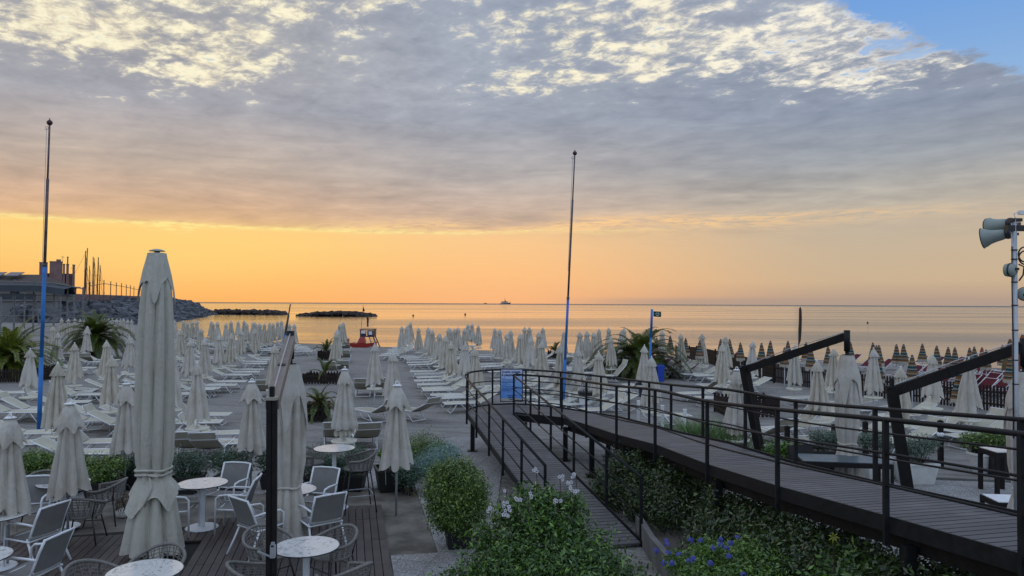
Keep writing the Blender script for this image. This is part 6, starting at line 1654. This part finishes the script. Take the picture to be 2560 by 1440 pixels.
def ball(rx, ry, rz, zc, seed, k=7):
    rr = random.Random(seed); out = [(0, 0, zc, rx * .82, ry * .82, rz * .85)]
    for i in range(k):
        a = 2 * pi * i / k + rr.uniform(-.3, .3); e = rr.uniform(-.2, .75)
        out.append((math.cos(a) * rx * .52, math.sin(a) * ry * .52, zc + rz * .5 * e, rx * rr.uniform(.42, .55), ry * rr.uniform(.42, .55), rz * rr.uniform(.42, .55)))
    return out
# the row along the far edge of the deck
row = [(88, 14.9, .42, .40, .40, .50, 'leaf_box', 'glossy bright green shrub at the left end of the planter row', 'square black pot under the leftmost bright shrub'), (258, 14.6, .46, .42, .42, .50, 'leaf_box', 'glossy bright green shrub left of the tall closed canopy', 'square black pot under the bright shrub left of the canopy'), (172, 14.9, .40, .38, .38, .48, 'leaf_box', 'glossy green shrub behind the left bar umbrella', 'square black pot behind the left bar umbrella'),
       (468, 15.0, .48, .45, .45, .50, 'leaf_dark', 'dense dark blue-green shrub right of the tall canopy', 'square black pot right of the tall canopy'), (582, 15.2, .50, .46, .46, .50, 'leaf_dark', 'dense dark shrub behind the white armchairs', 'square black pot behind the white armchairs'),
       (345, 15.3, .42, .4, .4, .46, 'leaf_dark', 'dark shrub half hidden behind the tall canopy', 'square black pot hidden behind the tall canopy'), (690, 15.4, .46, .44, .44, .50, 'leaf_dark', 'dark shrub hidden behind the cantilever canopy', 'square black pot behind the cantilever canopy'),
       (802, 15.2, .48, .46, .48, .52, 'leaf_dark', 'dark shrub left behind the tall bar table', 'square black pot left behind the tall bar table'), (880, 15.3, .42, .42, .46, .50, 'leaf_dark', 'dark shrub right behind the tall bar table', 'square black pot right behind the tall bar table')]
for i, (px, D, rx, ry, rz, zc, lf, lb, lb2) in enumerate(row):
    c = (px_(px, D), D, .02)
    shrub(lb, c, ball(rx, ry, rz, zc + .02, i), 5200, .026 if lf == 'leaf_box' else .021, lf, 40 + i, group='shrubs along the far edge of the deck')
    tub(lb2, c, .22, .27, .34, 'pot_black', True)
c = (px_(965, 15.2), 15.2, .02); tub('big square black pot at the corner of the deck path', (px_(978, 15.3), 15.3, .02), .25, .31, .46, 'pot_black', True, .3); shrub('small dark glossy shrub in the big black pot', (px_(974, 15.3), 15.3, .02), ball(.27, .27, .24, .68, 4, 5), 2200, .03, 'leaf_box', 66)
shrub('yellowish green shrub at the far end of the path bed', (px_(1066, 16.4), 16.4, 0), ball(.60, .5, .60, .58, 7), 11000, .020, 'leaf_olive', 71)
shrub('silvery blue-green santolina shrub beside the path', (px_(1092, 15.2), 15.2, 0), ball(.60, .52, .57, .57, 8), 14000, .019, 'leaf_blue', 72, asp=.3, tilt=.5)
shrub('dark shrub between the black pot and the blue-green one', (px_(1020, 14.9), 14.9, 0), ball(.32, .3, .36, .36, 9), 3200, .022, 'leaf_dark', 73)
cb_ = (px_(1140, 11.75), 11.75, .03)
tub('square black pot under the rounded boxwood by the path', (px_(1146, 11.75), 11.75, .03), .17, .2, .30, 'pot_black', True, .2)
shrub('large rounded olive green boxwood in a pot by the path', cb_, [(0.02, 0, .78, .48, .46, .52), (-.26, -.05, .86, .30, .3, .36), (.26, 0, .88, .30, .3, .36), (0, .1, 1.12, .36, .32, .28), (.1, -.15, .52, .40, .36, .34), (-.16, -.1, .56, .34, .34, .34), (.30, -.05, .62, .28, .3, .3), (-.28, .05, 1.08, .24, .24, .24)], 34000, .021, 'leaf_olive', 75)
# the flowering mound at the bottom
mound = [(0, 0, .62, .72, .62, .66), (-.10, .05, 1.10, .46, .42, .42), (.28, .05, 1.05, .40, .4, .40), (-.55, -.1, .50, .55, .5, .46), (.62, -.1, .55, .58, .5, .46), (-.95, -.35, .26, .50, .5, .34), (1.0, -.35, .28, .55, .5, .36), (-.3, -.5, .5, .6, .5, .5), (.35, -.5, .55, .6, .5, .5), (0.05, .1, 1.30, .24, .22, .20), (.40, .0, 1.30, .20, .2, .16), (-.42, .05, 1.12, .22, .2, .2), (-.72, 0, .86, .2, .2, .2)]
MX = px_(1350, 9.6)
fm_ = shrub('large mound of climbing shrub with white dark-eyed flowers beside the lower ramp', (MX, 9.6, 0), mound, 36000, .033, 'leaf_mid', 77, name='flowering_shrub', asp=.42, tilt=.75)
def blossom(mb_p, mb_e, c, r, nrm, rr, n=5):
    nrm = Vector(nrm).normalized(); a = nrm.cross(Vector((.3, .1, 1))).normalized(); b_ = nrm.cross(a)
    for k in range(n):
        t = 2 * pi * k / n + rr.uniform(-.1, .1); d = a * math.cos(t) + b_ * math.sin(t); s = nrm.cross(d)
        c = Vector(c); mb_p.add([c, c + d * r * .6 + s * r * .38, c + d * r + nrm * r * .12, c + d * r * .6 - s * r * .38], [(0, 1, 2, 3)])
    mb_e.lathe([(0, .004), (r * .20, .003), (r * .16, .012), (0, .014)], 6, c, 0, Vector((0, 0, 1)).rotation_difference(nrm).to_matrix())
rr = random.Random(91)
clusters = [(1341, 1178, 9.5, 3), (1400, 1197, 9.55, 3), (1440, 1190, 9.55, 3), (1425, 1205, 9.5, 2), (1320, 1236, 9.3, 3), (1265, 1262, 9.2, 5), (1272, 1272, 9.2, 3), (1293, 1250, 9.25, 4), (1437, 1232, 9.4, 5), (1395, 1253, 9.1, 5), (1263, 1292, 9.1, 3), (1223, 1276, 9.15, 2), (1266, 1226, 9.3, 1), (1425, 1222, 9.4, 2)]
for px, py, D, k in clusters:
    c0 = at_d(px, py, D) - Vector((MX, 9.6, 0))
    pe, ey = MB(), MB()
    for j in range(k): blossom(pe, ey, c0 + Vector((rr.uniform(-.045, .045), rr.uniform(-.03, .03), rr.uniform(-.035, .035))), rr.uniform(.024, .031), (rr.uniform(-.5, .5), -1, rr.uniform(.1, .8)), rr)
    st_ = MB().tube([c0 + Vector((0, .06, -.30)), c0 + Vector((.01, .05, -.12)), c0 + Vector((0, .015, 0))], .004, 4)
    b0 = part('blossom', pe, M['petal_white'], fm_); part('flower_eyes', ey, M['flower_eye'], b0); part('flower_stalk', st_, M['stem'], b0)
# the bed between the two ramps
def bed_z(x, y): return 0.05 + 0.62 * min(1, max(0, (10.6 - y) / 4.5)) 
bz = MB()
bed_poly = [(2.16, 12.9), (2.18, 11.3), (2.26, 10.4), (2.34, 9.4), (2.38, 8.4), (2.36, 6.2), (2.3, 4.0)]
rows = []
for q in np.linspace(0, 1, 26):
    a = interp([(x, y, 0) for x, y in bed_poly], q); yb = a.y
    b_ = Vector((float(np.interp(-yb, [-19, -13.2, -11.4, -9.4, -7.5, -4], [1.2, 4.0, 4.4, 4.8, 5.2, 5.6])), yb, 0))
    rows.append([(a.x + (b_.x - a.x) * k, yb, bed_z(0, yb) + .06 * math.sin(k * 7 + yb * 3) + .02) for k in np.linspace(0, 1, 8)])
structure('planting_bed', MB().sheet(rows), M['soil'], True)
wl = MB()
cw = [(2.12, 12.4), (2.13, 11.3), (2.20, 10.4), (2.28, 9.4), (2.32, 8.4), (2.30, 6.2), (2.24, 4.0)]
for a, b_ in zip(cw[:-1], cw[1:]):
    wl.bar((a[0], a[1], .15), (b_[0], b_[1], .15), .09, .40)
o = put('bed_wall', wl.mesh('bed_wall', [M['concrete']])); tag(o, 'low grey concrete wall edging the planting bed by the ramp', 'wall')
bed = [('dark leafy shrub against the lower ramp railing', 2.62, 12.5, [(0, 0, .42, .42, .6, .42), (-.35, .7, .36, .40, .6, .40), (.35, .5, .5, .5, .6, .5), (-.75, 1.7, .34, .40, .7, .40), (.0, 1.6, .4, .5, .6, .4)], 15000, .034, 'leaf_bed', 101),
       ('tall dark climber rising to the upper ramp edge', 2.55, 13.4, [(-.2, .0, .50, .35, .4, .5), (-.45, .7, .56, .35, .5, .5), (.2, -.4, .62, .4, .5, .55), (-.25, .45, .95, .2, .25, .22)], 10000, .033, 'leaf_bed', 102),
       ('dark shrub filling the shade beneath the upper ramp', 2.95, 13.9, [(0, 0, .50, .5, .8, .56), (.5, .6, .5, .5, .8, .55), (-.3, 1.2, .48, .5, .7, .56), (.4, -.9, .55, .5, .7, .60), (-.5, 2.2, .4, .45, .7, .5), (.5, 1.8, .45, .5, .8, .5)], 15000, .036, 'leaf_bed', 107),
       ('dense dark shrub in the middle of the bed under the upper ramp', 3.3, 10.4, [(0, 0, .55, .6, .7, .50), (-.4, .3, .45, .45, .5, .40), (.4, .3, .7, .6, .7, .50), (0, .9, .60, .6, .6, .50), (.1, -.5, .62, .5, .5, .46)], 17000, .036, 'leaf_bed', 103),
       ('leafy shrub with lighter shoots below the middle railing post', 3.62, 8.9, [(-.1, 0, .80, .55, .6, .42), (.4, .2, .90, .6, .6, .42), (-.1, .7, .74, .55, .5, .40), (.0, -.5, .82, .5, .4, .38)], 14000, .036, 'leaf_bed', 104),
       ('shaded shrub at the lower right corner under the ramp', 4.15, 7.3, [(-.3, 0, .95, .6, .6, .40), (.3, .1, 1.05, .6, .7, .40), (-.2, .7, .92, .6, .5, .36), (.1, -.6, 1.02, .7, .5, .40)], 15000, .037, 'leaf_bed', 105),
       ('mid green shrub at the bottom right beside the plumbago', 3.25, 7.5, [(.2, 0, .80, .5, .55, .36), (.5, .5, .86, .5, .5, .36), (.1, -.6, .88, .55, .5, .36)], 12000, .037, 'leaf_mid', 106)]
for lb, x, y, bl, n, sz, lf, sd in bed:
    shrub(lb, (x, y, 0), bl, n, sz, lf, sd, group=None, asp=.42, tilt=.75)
pb_ = shrub('bright green plumbago with blue flower heads at the bottom of the bed', (2.70, 9.1, 0), [(0, 0, .58, .42, .42, .34), (-.05, .5, .52, .40, .4, .32), (.30, -.1, .66, .4, .4, .34), (-.25, -.25, .55, .34, .34, .32), (.15, -.55, .66, .45, .4, .34), (.45, .4, .62, .4, .4, .32), (-.52, .1, .62, .26, .30, .24), (-.48, -.35, .60, .26, .30, .24), (.6, -.3, .66, .4, .4, .32), (-.72, -.05, .74, .14, .18, .14), (-.30, .1, .82, .2, .2, .16), (.1, -.2, .92, .22, .2, .14)], 22000, .026, 'leaf_plumb', 110, name='flowering_shrub', asp=.42, tilt=.75)
for px, py, D in [(1727, 1350, 8.85), (1752, 1350, 8.9), (1668, 1362, 9.0), (1664, 1352, 9.15), (1640, 1377, 9.2), (1697, 1385, 8.7), (1782, 1370, 8.7), (1802, 1362, 8.75), (1843, 1345, 8.8), (1828, 1358, 8.8), (1724, 1402, 8.5), (1733, 1396, 8.55), (1823, 1390, 8.5), (1775, 1408, 8.4), (1858, 1437, 8.2), (1815, 1370, 8.7), (1671, 1382, 8.9), (1680, 1408, 8.6), (1801, 1349, 8.9), (1660, 1408, 8.7)]:
    c0 = at_d(px, py, D) - Vector((2.70, 9.1, 0)); pe, ey = MB(), MB()
    for j in range(11):
        o_ = Vector((rr.uniform(-1, 1), rr.uniform(-1, .3), rr.uniform(-.6, 1))).normalized() * .026
        blossom(pe, ey, c0 + o_, .017, o_ + Vector((0, -.02, .01)), rr)
    part('flower_head', pe, M['petal_blue'], pb_)
c0 = at_d(2083, 1342, 7.55); ly = thing('lily', 'yellow green star shaped lily in the dark bed under the ramp', 'flower', c0)
pe, ey = MB(), MB()
for k in range(7):
    a = 2 * pi * k / 7; d = Vector((math.cos(a), -.45, math.sin(a))); s = d.cross(Vector((0, -1, .2))).normalized()
    pe.add([(0, 0, 0), d * .034 + s * .009, d * .064 + Vector((0, .02, -.01)), d * .034 - s * .009], [(0, 1, 2, 3)])
part('petals', pe, M['petal_yellow'], ly); part('stalk', MB().tube([(0, .01, 0), (.02, .03, -.2), (.03, .05, -.5)], .006, 5), M['stem'], ly)
# twigs reaching over the ramp edge
tw = thing('climbing_twig', 'thin leafy climbing shoots reaching up at the edge of the upper ramp', 'twig', (2.9, 11.9, .9))
mb = MB(); lv = MB(); rr = random.Random(5)
for x0, y0, z0, x1, y1, z1 in [(-.1, .6, -.1, .05, .3, .38), (.05, .2, -.2, .18, -.1, .36), (.2, -.3, -.1, .32, -.5, .42), (.3, -.8, -.1, .42, -1.0, .40), (.15, -.5, -.2, .2, -.6, .30)]:
    a, b_ = Vector((x0, y0, z0)), Vector((x1, y1, z1)); m_ = a.lerp(b_, .5) + Vector((rr.uniform(-.08, .08), rr.uniform(-.1, .1), .05)); mb.tube([a, m_, b_], .005, 4)
    for q in np.linspace(.1, 1, 12):
        p = a.lerp(m_, q * 2) if q < .5 else m_.lerp(b_, q * 2 - 1); d = Vector((rr.uniform(-1, 1), rr.uniform(-1, 1), rr.uniform(-.2, 1))).normalized(); s = d.cross(ZV).normalized()
        lv.add([p, p + d * .035 + s * .014, p + d * .075, p + d * .035 - s * .014], [(0, 1, 2, 3)])
part('shoots', mb, M['stem'], tw); part('leaves', lv, M['leaf_plumb'], tw)
# plants behind the ramp on the right
def strappy(label, c, n, h, spread, leaf, seed):
    rr = random.Random(seed); t = thing('grassy_plant', label, 'plant', c, 0, 'grassy plants behind the ramp'); mb = MB()
    for i in range(n):
        b0 = Vector((rr.uniform(-1, 1) * spread, rr.uniform(-1, 1) * spread * .6, 0)); d = Vector((rr.uniform(-.5, .5), rr.uniform(-.5, .5), 1)); hh = h * rr.uniform(.55, 1.1); w_ = Vector((rr.uniform(-1, 1), rr.uniform(-1, 1), 0)).normalized() * .013
        m_ = b0 + d * hh * .55; e = b0 + Vector((d.x * 1.5, d.y * 1.5, 1)) * hh
        mb.add([b0 - w_, b0 + w_, m_ + w_, m_ - w_, e], [(0, 1, 2, 3), (3, 2, 4)])
    part('leaves', mb, M[leaf], t)
for px, D, h, sp2, sd, lb in [(1745, 18.6, .62, .5, 1, 'pale green lavender clump left behind the far railing'), (1790, 18.2, .58, .5, 2, 'pale green lavender clump in the middle behind the far railing'), (1826, 17.8, .50, .4, 3, 'reddish green grassy clump right behind the far railing'), (1708, 19.0, .48, .35, 4, 'small grassy clump at the far kink of the ramp')]:
    strappy(lb, (px_(px, D), D, .02), 420, h * 1.65, sp2, 'leaf_grass', sd)
for px, D, b_, n, sz, lf, sd, lb in [(1942, 16.2, ball(.34, .3, .46, .52, 1), 3400, .034, 'leaf_plumb', 121, 'bright yellow green bush before the leaning dark post'), (1985, 16.0, ball(.30, .3, .46, .50, 2), 3200, .034, 'leaf_plumb', 122, 'bright green bush right of the leaning dark post'),
                                     (2062, 17.2, ball(.42, .36, .30, .72, 3), 4000, .022, 'leaf_sage', 123, 'grey green bush left of the right closed canopy'), (2188, 17.0, ball(.46, .4, .34, .70, 4), 4600, .022, 'leaf_sage', 124, 'grey green bush right of the right closed canopy'), (2295, 16.3, ball(.50, .42, .36, .74, 5), 5200, .022, 'leaf_sage', 125, 'wide grey green bush in the white trough'),
                                     (2440, 17.3, ball(.42, .38, .30, .66, 6), 3600, .026, 'leaf_olive', 126, 'bright green bush in the white pot at far right'), (2495, 17.0, ball(.44, .36, .28, .78, 8), 3600, .026, 'leaf_olive', 127, 'bright green bush behind the speaker pole')]:
    shrub(lb, (px_(px, D), D, .02), b_, n, sz, lf, sd)
tub('white trough planter behind the second dark post', (px_(2282, 16.2), 16.2, .026), .30, .37, .46, 'pot_white', True); tub('white planter left of the second dark post', (px_(2190, 16.6), 16.6, .026), .26, .32, .44, 'pot_white', True)
tub('tapered white pot at far right behind the railing', (px_(2452, 17.1), 17.1, .026), .16, .27, .46, 'pot_white'); tub('dark tub behind the right closed canopy', (px_(2060, 17.2), 17.2, .026), .26, .32, .5, 'pot_black', True); tub('dark tub behind the speaker pole', (px_(2495, 17.0), 17.0, .026), .26, .32, .5, 'pot_black', True)
